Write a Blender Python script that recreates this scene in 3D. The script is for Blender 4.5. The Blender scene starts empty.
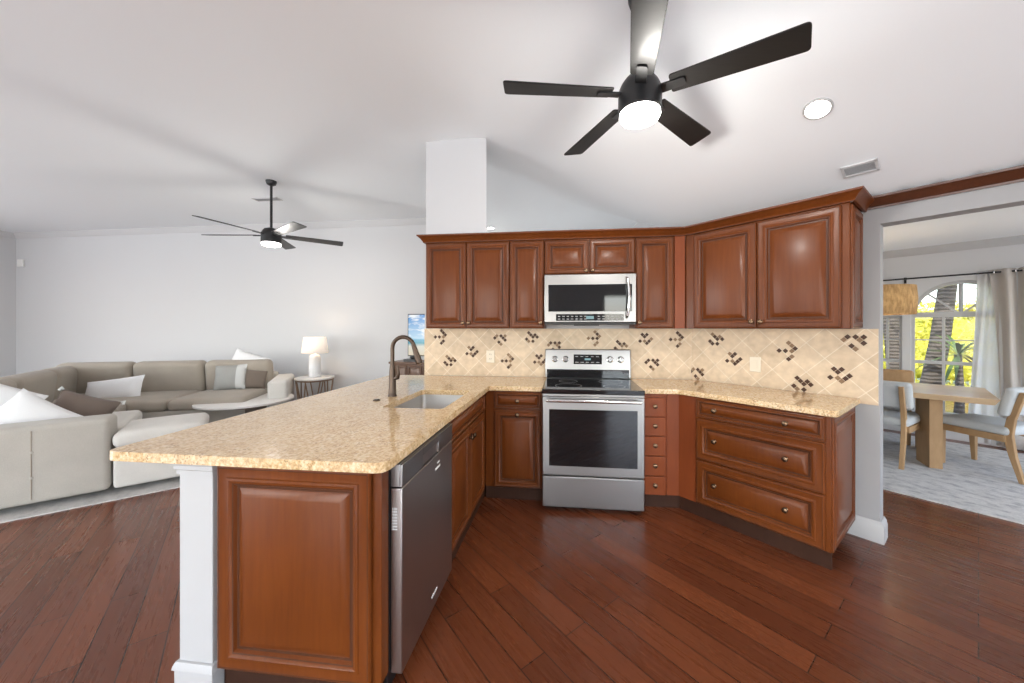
import bpy, bmesh, math, random
from mathutils import Matrix, Vector
R = math.radians
S = bpy.context.scene
C = S.collection
rnd = random.Random(7)

# ------------------------------------------------------------------ camera
CAM_H = 1.38
cam = bpy.data.cameras.new('camera'); co = bpy.data.objects.new('camera', cam); C.objects.link(co)
cam.sensor_width = 36; cam.lens = 360 / 1024 * 36
cam.shift_x = (512 - 526) / 1024; cam.shift_y = (328 - 341.5) / 1024
cam.clip_start = 0.02
co.location = (0, 0, CAM_H); co.rotation_euler = (R(90), 0, math.atan(41 / 360))
S.camera = co
# ------------------------------------------------------------------ view, world, sun, window light, fill lamps
S.view_settings.view_transform = 'Standard'; S.view_settings.look = 'None'
S.view_settings.gamma = 1; S.view_settings.use_curve_mapping = False
S.view_settings.exposure = -0.1
W = bpy.data.worlds.new('sky'); S.world = W; W.use_nodes = True
wn = W.node_tree
sky = wn.nodes.new('ShaderNodeTexSky'); sky.sky_type = 'NISHITA'; sky.sun_disc = False
sky.sun_elevation = R(48); sky.sun_rotation = R(200); sky.air_density = 1.0; sky.dust_density = 2.0
wn.links.new(sky.outputs[0], wn.nodes['Background'].inputs[0]); wn.nodes['Background'].inputs[1].default_value = 0.8


def light(name, kind, loc, energy, rot=(0, 0, 0), color=(1, 1, 1), **kw):
    l = bpy.data.lights.new(name, kind); l.energy = energy; l.color = color
    for k, v in kw.items(): setattr(l, k, v)
    o = bpy.data.objects.new(name, l); C.objects.link(o); o.location = loc; o.rotation_euler = rot
    return o


sun = light('sun', 'SUN', (0, 0, 10), 6.5, (R(42), 0, R(-45)), (1, .94, .84), angle=R(.6))
# daylight of the glazed doors behind the camera
for n, (x0, x1) in enumerate(((-8.4, -5.2), (-3.9, -0.6), (0.9, 4.0))):
    light('window_daylight', 'AREA', ((x0 + x1) / 2, -3.32, 1.25), (125, 125, 100)[n], (R(116), 0, 0), (.88, .945, 1),
          shape='RECTANGLE', size=x1 - x0 - .1, size_y=2.1)
# added fill lamps out of view, shining in like daylight
light('side_fill', 'AREA', (-10.05, -.2, 1.35), 270, (0, R(-124), 0), (.89, .95, 1), shape='RECTANGLE', size=2.2, size_y=3.6)  # added lamp, lights the ceiling from the side and softens shadows
light('east_fill', 'AREA', (4.99, -2.0, 1.4), 45, (0, R(108), 0), (.92, .965, 1), shape='RECTANGLE', size=2.0, size_y=2.2)  # added lamp opposite, spreads the light directions
light('hallway_fill', 'AREA', (-.2, 6.56, 1.3), 45, (R(-112), 0, 0), (.93, .97, 1), shape='RECTANGLE', size=1.7, size_y=2.0)  # added lamp before a solid wall, brightens the ceiling past the partition
light('dining_fill', 'AREA', (5.20, 2.02, 1.35), 32, (R(100), 0, R(45)), (.95, .98, 1), shape='RECTANGLE', size=2.4, size_y=1.5)  # added lamp at the end opening, brightens the dining room


# ------------------------------------------------------------------ materials
def mat(name, col=(.8, .8, .8), rough=.5, metal=0, spec=.5, emit=None, es=0, coat=0):
    m = bpy.data.materials.new(name); m.use_nodes = True
    b = m.node_tree.nodes['Principled BSDF']
    b.inputs['Base Color'].default_value = (*col, 1); b.inputs['Roughness'].default_value = rough
    b.inputs['Metallic'].default_value = metal; b.inputs['Specular IOR Level'].default_value = spec if coat == 0 or coat > .2 else .24
    b.inputs['Coat Weight'].default_value = coat
    b.inputs['Coat Roughness'].default_value = .12
    if emit: b.inputs['Emission Color'].default_value = (*emit, 1); b.inputs['Emission Strength'].default_value = es
    return m


class NT:
    def __init__(s, m): s.t = m.node_tree; s.b = s.t.nodes['Principled BSDF']
    def n(s, typ, **kw):
        x = s.t.nodes.new('ShaderNode' + typ)
        for k, v in kw.items():
            if k.startswith('i_'):
                key = k[2:]; key = int(key) if key.isdigit() else key.replace('_', ' ')
                x.inputs[key].default_value = v
            else: setattr(x, k, v)
        return x
    def l(s, a, b): s.t.links.new(a, b)
    def obj(s, scale=(1, 1, 1), rot=(0, 0, 0), kind='Object'):
        tc = s.n('TexCoord'); src = tc.outputs[kind]
        for key, v in (('Rotation', rot), ('Scale', scale)):
            mp = s.n('Mapping'); mp.inputs[key].default_value = v; s.l(src, mp.inputs[0]); src = mp.outputs[0]
        return src
    def ramp(s, fac, stops):
        r = s.n('ValToRGB'); e = r.color_ramp.elements
        while len(e) < len(stops): e.new(.5)
        for q, (p, c) in zip(e, stops): q.position = p; q.color = (*c, 1)
        s.l(fac, r.inputs[0]); return r.outputs[0]
    def mix(s, fac, a, b, typ='MIX'):
        m = s.n('Mix', data_type='RGBA', blend_type=typ)
        for v, k in ((fac, 0), (a, 6), (b, 7)):
            if hasattr(v, 'is_linked'): s.l(v, m.inputs[k])
            else: m.inputs[k].default_value = v if k == 0 else (*v, 1)
        return m.outputs[2]
    def bump(s, h, strength=.3, dist=.01):
        b = s.n('Bump'); b.inputs['Strength'].default_value = strength; b.inputs['Distance'].default_value = dist
        s.l(h, b.inputs['Height']); s.l(b.outputs[0], s.b.inputs['Normal'])
    def color(s, c): s.l(c, s.b.inputs['Base Color'])


def wood(name, c1, c2, scale=(22, 22, 1.6), rough=.35, coat=.3, rot=(0, 0, 0)):
    m = mat(name, c1, rough, coat=coat); t = NT(m)
    nz = t.n('TexNoise', i_Scale=2.2, i_Detail=5.0, i_Roughness=.6); t.l(t.obj(scale, rot), nz.inputs[0])
    n2 = t.n('TexNoise', i_Scale=2.0, i_Detail=2.0); t.l(t.obj((1, 1, .6), rot), n2.inputs[0])
    a = t.ramp(nz.outputs[0], [(.25, c1), (.75, c2)])
    d = t.mix(.35, a, t.ramp(n2.outputs[0], [(.35, tuple(x * .8 for x in c1)), (.65, tuple(x * 1.15 for x in c2))]))
    t.color(d); t.bump(nz.outputs[0], .03, .004)
    return m


def fabric(name, c, sc=260, amt=.35, rough=.92, var=.12):
    m = mat(name, c, rough, spec=.15); t = NT(m)
    v = t.n('TexNoise', i_Scale=float(sc), i_Detail=2.0); t.l(t.obj(), v.inputs[0])
    w = t.n('TexNoise', i_Scale=5.0, i_Detail=3.0); t.l(t.obj(), w.inputs[0])
    lo = tuple(x * (1 - var) for x in c); hi = tuple(min(1, x * (1 + var)) for x in c)
    t.color(t.mix(.4, t.ramp(v.outputs[0], [(.3, lo), (.7, hi)]), t.ramp(w.outputs[0], [(.3, lo), (.7, hi)])))
    t.bump(v.outputs[0], amt, .003); m.node_tree.nodes['Principled BSDF'].inputs['Sheen Weight'].default_value = .15
    return m


def steel(name='brushed_steel', c=(.34, .335, .33), rough=.33, sc=(1.2, 1.2, 160)):
    m = mat(name, c, rough, metal=1); t = NT(m)
    n = t.n('TexNoise', i_Scale=3.0, i_Detail=3.0); t.l(t.obj(sc), n.inputs[0])
    rr = t.n('MapRange'); rr.inputs[3].default_value = rough - .04; rr.inputs[4].default_value = rough + .05
    t.l(n.outputs[0], rr.inputs[0]); t.l(rr.outputs[0], t.b.inputs['Roughness'])
    return m


M = {}
M['wall'] = mat('wall_paint', (.625, .625, .63), .6, spec=.3)
M['ceiling'] = mat('ceiling_paint', (.875, .905, .925), .65, spec=.25)
M['wall_grey'] = mat('grey_wall', (.38, .38, .385), .6, spec=.3)  # angled wall only, a darker grey than the other walls
M['trim'] = mat('white_trim_paint', (.50, .50, .50), .35)
for k in ('wall', 'ceiling', 'trim'):
    t = NT(M[k]); nz = t.n('TexNoise', i_Scale=140.0 if k != 'trim' else 60.0, i_Detail=3.0); t.l(t.obj(), nz.inputs[0]); t.bump(nz.outputs[0], .06, .003)
M['cherry'] = wood('cherry_wood', (.102, .0245, .0048), (.172, .046, .009), rough=.30, coat=.03)
M['glaze'] = wood('dark_glazed_cherry', (.060, .020, .008), (.090, .030, .012), rough=.45, coat=.05)
M['cherry_red'] = wood('reddish_cherry_veneer', (.18, .040, .011), (.235, .056, .016), rough=.4, coat=.05)
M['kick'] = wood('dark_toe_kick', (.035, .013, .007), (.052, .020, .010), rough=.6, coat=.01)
M['darkcrown'] = wood('dark_crown_wood', (.070, .022, .010), (.11, .036, .016), rough=.35)
M['oak'] = wood('light_oak', (.33, .20, .10), (.46, .295, .155), scale=(10, 10, 3), rough=.5, coat=.05)
M['oak_top'] = wood('light_oak_top', (.50, .35, .21), (.63, .46, .29), scale=(3, 16, 10), rough=.4, coat=.1)
M['console'] = wood('dark_console_wood', (.09, .04, .022), (.15, .075, .04), rough=.5)
M['steel'] = steel(); M['steel_dark'] = steel('dishwasher_steel', (.44, .41, .39), .34, (160, 160, 1.2))
M['sink'] = steel('satin_sink_steel', (.62, .60, .57), .35)
M['chrome'] = mat('polished_steel', (.8, .79, .77), .12, metal=1)
M['bronze'] = mat('dark_bronze', (.085, .060, .045), .32, metal=.85)
M['knob'] = mat('aged_bronze_knob', (.16, .10, .06), .25, metal=.9)
M['black'] = mat('satin_black', (.012, .012, .013), .38)
M['blade'] = wood('black_fan_blade', (.012, .012, .012), (.020, .019, .018), scale=(3, 40, 40), rough=.42, coat=.1)
M['black_glass'] = mat('black_glass', (.006, .006, .007), .04, spec=.6)
M['dark_gap'] = mat('black_plastic', (.02, .02, .02), .5)
M['plastic'] = mat('white_plastic', (.82, .81, .78), .4)
M['cream_plate'] = mat('cream_plastic', (.78, .70, .56), .4)
M['lens'] = mat('lit_fan_lens', (1, 1, 1), .4, emit=(1, .97, .92), es=9)
M['downlight'] = mat('lit_downlight', (1, 1, 1), .4, emit=(1, .96, .9), es=16)
M['bulb'] = mat('lit_bulb', (1, 1, 1), .4, emit=(1, .85, .6), es=12)
M['display'] = mat('lit_display', (.01, .02, .02), .2, emit=(.45, .75, .8), es=.5)
M['grey_mark'] = mat('grey_print', (.30, .30, .30), .5)
M['white_mark'] = mat('pale_print', (.62, .62, .62), .5)
M['shade'] = mat('lit_linen_shade', (.9, .82, .72), .8, emit=(1, .82, .66), es=.42)
M['sofa'] = fabric('greige_linen', (.46, .43, .38)); M['sofa_back'] = fabric('taupe_linen', (.37, .325, .27))
M['sofa_pale'] = fabric('pale_linen', (.62, .595, .55))
M['white_fab'] = fabric('white_cotton', (.80, .795, .79), var=.04); M['brown_fab'] = fabric('brown_velvet', (.15, .115, .095))
M['grey_fab'] = fabric('grey_cushion', (.36, .355, .33)); M['pale_fab'] = fabric('pale_grey_cushion', (.62, .62, .60), var=.06)
M['stripe_fab'] = fabric('dark_stripe_cushion', (.20, .16, .13))
M['seat_fab'] = fabric('grey_seat_fabric', (.50, .52, .53))
M['stone'] = mat('white_stone', (.74, .71, .67), .4)
M['gold'] = mat('brushed_bronze_wire', (.30, .20, .13), .4, metal=.8)
M['shed'] = mat('concrete', (.62, .6, .57), .8)
M['lampglass'] = mat('pale_ribbed_ceramic', (.72, .72, .72), .25)
M['pot'] = mat('clay', (.35, .2, .12), .8)
m = M['outlet_dark'] = mat('outlet_slot', (.10, .09, .08), .5)
M['vent'] = mat('grey_vent_metal', (.42, .42, .43), .5); M['vent_white'] = mat('white_vent_metal', (.66, .66, .66), .5)
# rugs
def rugmat(name, a, b, c, sc):
    m = mat(name, a, .95, spec=.1); t = NT(m)
    n1 = t.n('TexNoise', i_Scale=sc, i_Detail=6.0, i_Roughness=.7); t.l(t.obj((1, 1.7, 1), (0, 0, R(45))), n1.inputs[0])
    n2 = t.n('TexNoise', i_Scale=130.0, i_Detail=2.0); t.l(t.obj(), n2.inputs[0])
    t.color(t.mix(.25, t.ramp(n1.outputs[0], [(.36, c), (.47, b), (.58, a)]), t.ramp(n2.outputs[0], [(.35, c), (.65, a)])))
    t.bump(n2.outputs[0], .5, .004); return m
M['rug'] = rugmat('distressed_pale_rug', (.66, .65, .63), (.55, .54, .53), (.34, .34, .35), 9.0)
M['rug2'] = rugmat('pale_living_rug', (.62, .6, .57), (.55, .53, .5), (.42, .41, .4), 6.0)
# granite
m = M['granite'] = mat('gold_granite', (.6, .42, .22), .10, spec=.5); t = NT(m)
o = t.obj()
n1 = t.n('TexNoise', i_Scale=26.0, i_Detail=6.0, i_Roughness=.65, i_Distortion=.8); t.l(t.obj((1.6, .7, 1), (0, 0, R(20))), n1.inputs[0])
n2 = t.n('TexNoise', i_Scale=78.0, i_Detail=4.0, i_Roughness=.7); t.l(o, n2.inputs[0])
v = t.n('TexVoronoi', i_Scale=85.0); t.l(o, v.inputs[0])
base = t.ramp(n1.outputs[0], [(.32, (.50, .29, .11)), (.45, (.64, .43, .215)), (.55, (.72, .53, .31)), (.68, (.78, .63, .43))])
base = t.mix(.55, base, t.ramp(n2.outputs[0], [(.38, (.34, .185, .075)), (.5, (.65, .45, .24)), (.62, (.84, .69, .48))]))
spk = t.ramp(v.outputs['Distance'], [(.0, (1, 1, 1)), (.26, (1, 1, 1)), (.36, (0, 0, 0))])
n3 = t.n('TexNoise', i_Scale=14.0, i_Detail=3.0); t.l(o, n3.inputs[0])
gate = t.ramp(n3.outputs[0], [(.46, (0, 0, 0)), (.60, (.75, .75, .75))])
sp = t.mix(1.0, spk, gate, 'MULTIPLY')
t.color(t.mix(sp, base, (.24, .125, .048)))
# floor planks
m = M['floor'] = mat('plank_floor', (.18, .05, .02), .24, spec=.38, coat=.21); t = NT(m)
mp = t.obj((1, 1, 1), (0, 0, R(45)))
br = t.n('TexBrick', offset=.37, offset_frequency=2, i_Scale=1.0, i_Mortar_Size=.0026, i_Brick_Width=1.15, i_Row_Height=.127, i_Bias=0.0, i_Mortar_Smooth=.3)
br.inputs['Color1'].default_value = (.102, .027, .0105, 1); br.inputs['Color2'].default_value = (.165, .046, .017, 1)
br.inputs['Mortar'].default_value = (.018, .007, .004, 1)
t.l(mp, br.inputs[0])
g = t.n('TexNoise', i_Scale=6.0, i_Detail=6.0, i_Roughness=.65); t.l(t.obj((.35, 5, 1), (0, 0, R(45))), g.inputs[0])
cc = t.mix(1.0, br.outputs[0], t.ramp(g.outputs[0], [(.3, (.90, .88, .86)), (.5, (1, 1, 1)), (.72, (1.12, 1.10, 1.08))]), 'MULTIPLY')
t.color(cc)
sc_ = t.n('TexNoise', i_Scale=3.0, i_Detail=2.0); t.l(t.obj((.5, 14, 1), (0, 0, R(45))), sc_.inputs[0])
hm = t.n('Math', operation='MULTIPLY_ADD'); hm.inputs[1].default_value = -.8; t.l(br.outputs['Fac'], hm.inputs[0]); t.l(sc_.outputs[0], hm.inputs[2])
t.bump(hm.outputs[0], .22, .008)
rr = t.n('MapRange'); rr.inputs[3].default_value = .2; rr.inputs[4].default_value = .36; t.l(g.outputs[0], rr.inputs[0]); t.l(rr.outputs[0], t.b.inputs['Roughness'])
# backsplash (face in local XZ)
m = M['tile'] = mat('beige_stone_tile', (.7, .55, .38), .4); t = NT(m)
tc = t.n('TexCoord'); sx = t.n('SeparateXYZ'); cx = t.n('CombineXYZ'); t.l(tc.outputs['Object'], sx.inputs[0])
t.l(sx.outputs[0], cx.inputs[0]); t.l(sx.outputs[2], cx.inputs[1])
mp = t.n('Mapping'); mp.inputs['Rotation'].default_value = (0, 0, R(45)); t.l(cx.outputs[0], mp.inputs[0])
br = t.n('TexBrick', offset=0.0, i_Scale=1.0, i_Mortar_Size=.0028, i_Brick_Width=.15, i_Row_Height=.15, i_Mortar_Smooth=.2)
br.inputs['Color1'].default_value = (.60, .46, .31, 1); br.inputs['Color2'].default_value = (.72, .57, .40, 1); br.inputs['Mortar'].default_value = (.78, .67, .52, 1)
t.l(mp.outputs[0], br.inputs[0])
nz = t.n('TexNoise', i_Scale=18.0, i_Detail=5.0); t.l(tc.outputs['Object'], nz.inputs[0])
t.color(t.mix(1.0, br.outputs[0], t.ramp(nz.outputs[0], [(.3, (.86, .84, .82)), (.7, (1.08, 1.08, 1.08))]), 'MULTIPLY'))
t.bump(br.outputs['Fac'], -.3, .003)
M['mosaic'] = mat('dark_brown_glass_tile', (.075, .036, .021), .35, spec=.2); M['mosaic_tan'] = mat('tan_glass_tile', (.27, .17, .10), .35, spec=.2)
# window glass
m = M['glass'] = bpy.data.materials.new('window_glass'); m.use_nodes = True; nt = m.node_tree
nt.nodes.remove(nt.nodes['Principled BSDF'])
a = nt.nodes.new('ShaderNodeBsdfTransparent'); b = nt.nodes.new('ShaderNodeBsdfGlossy'); b.inputs['Roughness'].default_value = .02
mx = nt.nodes.new('ShaderNodeMixShader'); mx.inputs[0].default_value = .012
nt.links.new(a.outputs[0], mx.inputs[1]); nt.links.new(b.outputs[0], mx.inputs[2]); nt.links.new(mx.outputs[0], nt.nodes['Material Output'].inputs[0])
def cloth(name, col, trans):
    m = bpy.data.materials.new(name); m.use_nodes = True; nt = m.node_tree; nt.nodes.remove(nt.nodes['Principled BSDF'])
    d = nt.nodes.new('ShaderNodeBsdfDiffuse'); d.inputs[0].default_value = (*col, 1)
    tl = nt.nodes.new('ShaderNodeBsdfTranslucent'); tl.inputs[0].default_value = (*col, 1)
    tr = nt.nodes.new('ShaderNodeBsdfTransparent')
    m1 = nt.nodes.new('ShaderNodeMixShader'); m1.inputs[0].default_value = .45
    m2 = nt.nodes.new('ShaderNodeMixShader'); m2.inputs[0].default_value = trans
    nt.links.new(d.outputs[0], m1.inputs[1]); nt.links.new(tl.outputs[0], m1.inputs[2])
    nt.links.new(m1.outputs[0], m2.inputs[1]); nt.links.new(tr.outputs[0], m2.inputs[2]); nt.links.new(m2.outputs[0], nt.nodes['Material Output'].inputs[0])
    return m
M['sheer'] = cloth('sheer_white_voile', (.92, .92, .92), .14); M['drape'] = cloth('beige_drape', (.78, .735, .69), 0.0)
# rattan
m = M['rattan'] = mat('woven_rattan', (.55, .33, .13), .7); t = NT(m)
wv = t.n('TexWave', bands_direction='Z', i_Scale=26.0, i_Distortion=3.0, i_Detail=2.0); t.l(t.obj(), wv.inputs[0])
nz = t.n('TexNoise', i_Scale=40.0, i_Detail=2.0); t.l(t.obj((1, 1, .3)), nz.inputs[0])
t.color(t.mix(.5, t.ramp(wv.outputs[0], [(.2, (.24, .11, .035)), (.7, (.66, .42, .18))]), t.ramp(nz.outputs[0], [(.35, (.27, .13, .04)), (.65, (.72, .48, .22))])))
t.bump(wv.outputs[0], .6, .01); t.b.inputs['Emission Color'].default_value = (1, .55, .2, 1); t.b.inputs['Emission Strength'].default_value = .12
# tv picture
m = M['tv'] = mat('tv_picture', (.0, .0, .0), .2); t = NT(m)
g = t.obj(kind='Generated'); sp = t.n('SeparateXYZ'); t.l(g, sp.inputs[0])
nz = t.n('TexNoise', i_Scale=3.0, i_Detail=5.0, i_Distortion=.6); t.l(t.obj((2.0, 2.0, 3.0), kind='Generated'), nz.inputs[0])
skyc = t.ramp(sp.outputs[2], [(.0, (.72, .62, .44)), (.22, (.70, .68, .58)), (.3, (.06, .33, .42)), (.38, (.12, .42, .58)), (.42, (.45, .68, .85)), (1, (.03, .24, .62))])
cl = t.ramp(nz.outputs[0], [(.45, (0, 0, 0)), (.62, (1, 1, 1))])
up = t.ramp(sp.outputs[2], [(.42, (0, 0, 0)), (.5, (1, 1, 1))])
pic = t.mix(t.mix(1.0, cl, up, 'MULTIPLY'), skyc, (.9, .93, .96))
t.l(pic, t.b.inputs['Emission Color']); t.b.inputs['Emission Strength'].default_value = .95
# outdoors
def leafmat(name, a, b):
    m = mat(name, a, .5); t = NT(m); nz = t.n('TexNoise', i_Scale=3.0, i_Detail=3.0); t.l(t.obj(), nz.inputs[0])
    t.color(t.ramp(nz.outputs[0], [(.35, a), (.65, b)])); return m
M['leaf'] = leafmat('yellow_green_leaf', (.34, .36, .045), (.62, .56, .085)); M['leaf_dark'] = leafmat('dark_green_leaf', (.05, .12, .03), (.12, .22, .05))
M['palm'] = leafmat('palm_frond', (.03, .07, .02), (.09, .14, .03)); M['grass'] = leafmat('sunlit_grass', (.36, .40, .05), (.55, .50, .09))
m = M['bark'] = mat('grey_bark', (.3, .27, .24), .9); t = NT(m)
wv = t.n('TexWave', bands_direction='Z', i_Scale=5.0, i_Distortion=2.0, i_Detail=3.0); t.l(t.obj(), wv.inputs[0])
t.color(t.ramp(wv.outputs[0], [(.1, (.085, .075, .062)), (.7, (.115, .10, .085))])); t.bump(wv.outputs[0], .5, .02)


# ------------------------------------------------------------------ helpers
def put(o, label=None, cat=None, group=None, kind=None):
    if label: o['label'] = label
    if cat: o['category'] = cat
    if group: o['group'] = group
    if kind: o['kind'] = kind
    return o


def root(name, label, cat, loc=(0, 0, 0), rz=0, group=None):
    o = bpy.data.objects.new(name, None); o.empty_display_size = .1; C.objects.link(o)
    o.location = loc; o.rotation_euler = (0, 0, rz); return put(o, label, cat, group)


def obj(name, bm, m, parent=None, bev=0, seg=2, sub=0, ang=35, solid=0, loc=None, rot=None, fix=True):
    if fix: bmesh.ops.recalc_face_normals(bm, faces=bm.faces[:])
    me = bpy.data.meshes.new(name); bm.to_mesh(me); bm.free()
    for mm in (m if isinstance(m, (list, tuple)) else [m]): me.materials.append(mm)
    for p in me.polygons: p.use_smooth = True
    if not sub: me.set_sharp_from_angle(angle=R(ang))
    o = bpy.data.objects.new(name, me); C.objects.link(o)
    if parent: o.parent = parent
    if loc: o.location = loc
    if rot: o.rotation_euler = rot
    if solid:
        md = o.modifiers.new('t', 'SOLIDIFY'); md.thickness = solid; md.offset = 0
    if bev:
        md = o.modifiers.new('b', 'BEVEL'); md.width = bev; md.segments = seg; md.limit_method = 'ANGLE'; md.angle_limit = R(40); md.harden_normals = False
    if sub:
        md = o.modifiers.new('s', 'SUBSURF'); md.levels = sub; md.render_levels = sub
    return o


def struct(name, bm, m, parent=None, **kw):
    o = obj(name, bm, m, parent, **kw)
    if not parent: o['kind'] = 'structure'
    return o


def new(): return bmesh.new()
def T(x, y, z): return Matrix.Translation((x, y, z))
def RZ(a): return Matrix.Rotation(a, 4, 'Z')
def RX(a): return Matrix.Rotation(a, 4, 'X')
def RY(a): return Matrix.Rotation(a, 4, 'Y')


def face(bm, vs, mi=0):
    try:
        f = bm.faces.new(vs); f.material_index = mi; return f
    except ValueError: return None


def box(bm, x0, x1, y0, y1, z0, z1, X=None, mi=0):
    X = X or Matrix()
    v = [bm.verts.new(X @ Vector(p)) for p in ((x0, y0, z0), (x1, y0, z0), (x1, y1, z0), (x0, y1, z0), (x0, y0, z1), (x1, y0, z1), (x1, y1, z1), (x0, y1, z1))]
    for q in ((0, 3, 2, 1), (4, 5, 6, 7), (0, 1, 5, 4), (1, 2, 6, 5), (2, 3, 7, 6), (3, 0, 4, 7)): face(bm, [v[i] for i in q], mi)
    return bm


def loft(bm, loops, caps=True, closed=True, mi=0):
    vs = [[bm.verts.new(p) for p in L] for L in loops]
    n = len(vs[0])
    for a, b in zip(vs, vs[1:]):
        for i in range(n if closed else n - 1): face(bm, (a[i], a[(i + 1) % n], b[(i + 1) % n], b[i]), mi)
    if caps:
        face(bm, vs[0][::-1], mi); face(bm, vs[-1], mi)
    return vs


def lathe(bm, prof, n=24, X=None, mi=0, caps=True):
    X = X or Matrix()
    loft(bm, [[X @ Vector((r * math.cos(2 * math.pi * i / n), r * math.sin(2 * math.pi * i / n), z)) for i in range(n)] for r, z in prof], caps, mi=mi)
    return bm


def tube(bm, pts, r, n=10, mi=0):
    pts = [Vector(p) for p in pts]; rs = r if isinstance(r, (list, tuple)) else [r] * len(pts)
    up = None; loops = []
    for i, p in enumerate(pts):
        d = (pts[min(i + 1, len(pts) - 1)] - pts[max(i - 1, 0)]).normalized()
        if up is None: up = d.orthogonal().normalized()
        up = (up - d * up.dot(d)).normalized(); s = d.cross(up)
        loops.append([p + (up * math.cos(2 * math.pi * k / n) + s * math.sin(2 * math.pi * k / n)) * rs[i] for k in range(n)])
    loft(bm, loops, mi=mi); return bm


def prism(bm, poly, z0, z1, X=None, mi=0):
    X = X or Matrix()
    loft(bm, [[X @ Vector((x, y, z0)) for x, y in poly], [X @ Vector((x, y, z1)) for x, y in poly]], mi=mi); return bm


def bar(bm, a, b, wx, wy, mi=0):
    """square bar from a to b, wx wide across, wy the other way"""
    a = Vector(a); b = Vector(b); d = (b - a).normalized()
    s = d.cross(Vector((0, 0, 1)))
    s = Vector((1, 0, 0)) if s.length < 1e-3 else s.normalized()
    t_ = s.cross(d).normalized()
    L = [[p + s * (sx * wx / 2) + t_ * (sy * wy / 2) for sx, sy in ((-1, -1), (1, -1), (1, 1), (-1, 1))] for p in (a, b)]
    loft(bm, L, mi=mi); return bm


def sweep(bm, path, prof, closed=False, mi=0):
    """profile (out, z) swept along a flat path with mitred corners; out lies to the path's right side"""
    P = [Vector((p[0], p[1])) for p in path]; n = len(P); loops = []
    for i in range(n):
        ds = []
        if i > 0: ds.append((P[i] - P[i - 1]).normalized())
        if i < n - 1: ds.append((P[i + 1] - P[i]).normalized())
        ns = [Vector((d.y, -d.x)) for d in ds]
        if len(ns) == 2:
            mdir = (ns[0] + ns[1]).normalized(); mdir = mdir / max(.2, mdir.dot(ns[0]))
        else: mdir = ns[0]
        loops.append([Vector((P[i].x + mdir.x * o_, P[i].y + mdir.y * o_, z)) for o_, z in prof])
    loft(bm, loops, mi=mi); return bm


def rbox(bm, cx_, cy_, cz_, sx, sy, sz, r=.05, seg=4, X=None, puff=0):
    """rounded cushion-like box"""
    b2 = bmesh.new(); bmesh.ops.create_cube(b2, size=1)
    for v_ in b2.verts: v_.co = Vector((v_.co.x * sx, v_.co.y * sy, v_.co.z * sz))
    bmesh.ops.bevel(b2, geom=b2.edges[:], offset=min(r, .49 * min(sx, sy, sz)), segments=seg, profile=.5, affect='EDGES')
    bmesh.ops.subdivide_edges(b2, edges=[e for e in b2.edges if e.calc_length() > .18], cuts=3, use_grid_fill=True)
    X = (X or Matrix()) @ T(cx_, cy_, cz_)
    mp_ = {}
    for v_ in b2.verts:
        c = v_.co
        if puff:
            k = (1 - min(1, abs(c.x) / (sx / 2)) ** 2) * (1 - min(1, abs(c.y) / (sy / 2)) ** 2)
            k2 = (1 - min(1, abs(c.x) / (sx / 2)) ** 2) * (1 - min(1, abs(c.z) / (sz / 2)) ** 2)
            c = Vector((c.x, c.y + puff * k2 * (1 if c.y > 0 else -1) * (1 if sy < sz else 0), c.z + puff * k * (1 if c.z > 0 else -.1) * (1 if sz <= sy else 0)))
        mp_[v_] = bm.verts.new(X @ c)
    for f in b2.faces: face(bm, [mp_[v_] for v_ in f.verts])
    b2.free(); return bm


def panel(bm, x0, x1, z0, z1, X=None, t_=.02, fr=.055, style='raised', mi=0):
    """cabinet door or drawer front in local XZ, standing out toward -y"""
    X = X or Matrix(); w = min(x1 - x0, z1 - z0)
    if style == 'slab': st = [(0, 0), (0, t_ - .004), (.004, t_)]
    else:
        k = min(1, w / 2 / (fr + .062))
        st = [(0, 0), (0, t_ - .006), (.003, t_ - .002), (.008, t_), (.012, t_ - .001), (fr * .55, t_ - .001), (fr * .6, t_ + .003), (fr * .72, t_ + .004), (fr * .85, t_ - .001), (fr * .92, t_ - .002), (fr, t_ - .012), (fr + .009, t_ - .013), (fr + .036, t_ - .002), (fr + .042, t_ - .0005)]
        st = [(i * k, d) for i, d in st]
    loops = [[X @ Vector(p) for p in ((x0 + i, -d, z0 + i), (x1 - i, -d, z0 + i), (x1 - i, -d, z1 - i), (x0 + i, -d, z1 - i))] for i, d in st]
    vs = [[bm.verts.new(p) for p in L] for L in loops]; gl = (3, 8, 10) if style != 'slab' else ()
    for q, (a, b_) in enumerate(zip(vs, vs[1:])):
        for i in range(4): face(bm, (a[i], a[(i + 1) % 4], b_[(i + 1) % 4], b_[i]), 1 if q in gl else mi)
    face(bm, vs[0][::-1]); face(bm, vs[-1]); return bm


def knob_bm(x, y, z, X=None):
    b = new(); X = (X or Matrix()) @ T(x, y, z) @ RX(R(90))
    lathe(b, [(.012, 0), (.012, .003), (.0065, .007), (.006, .015), (.013, .019), (.017, .025), (.0155, .031), (.008, .034)], 14, X)
    return b


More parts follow.
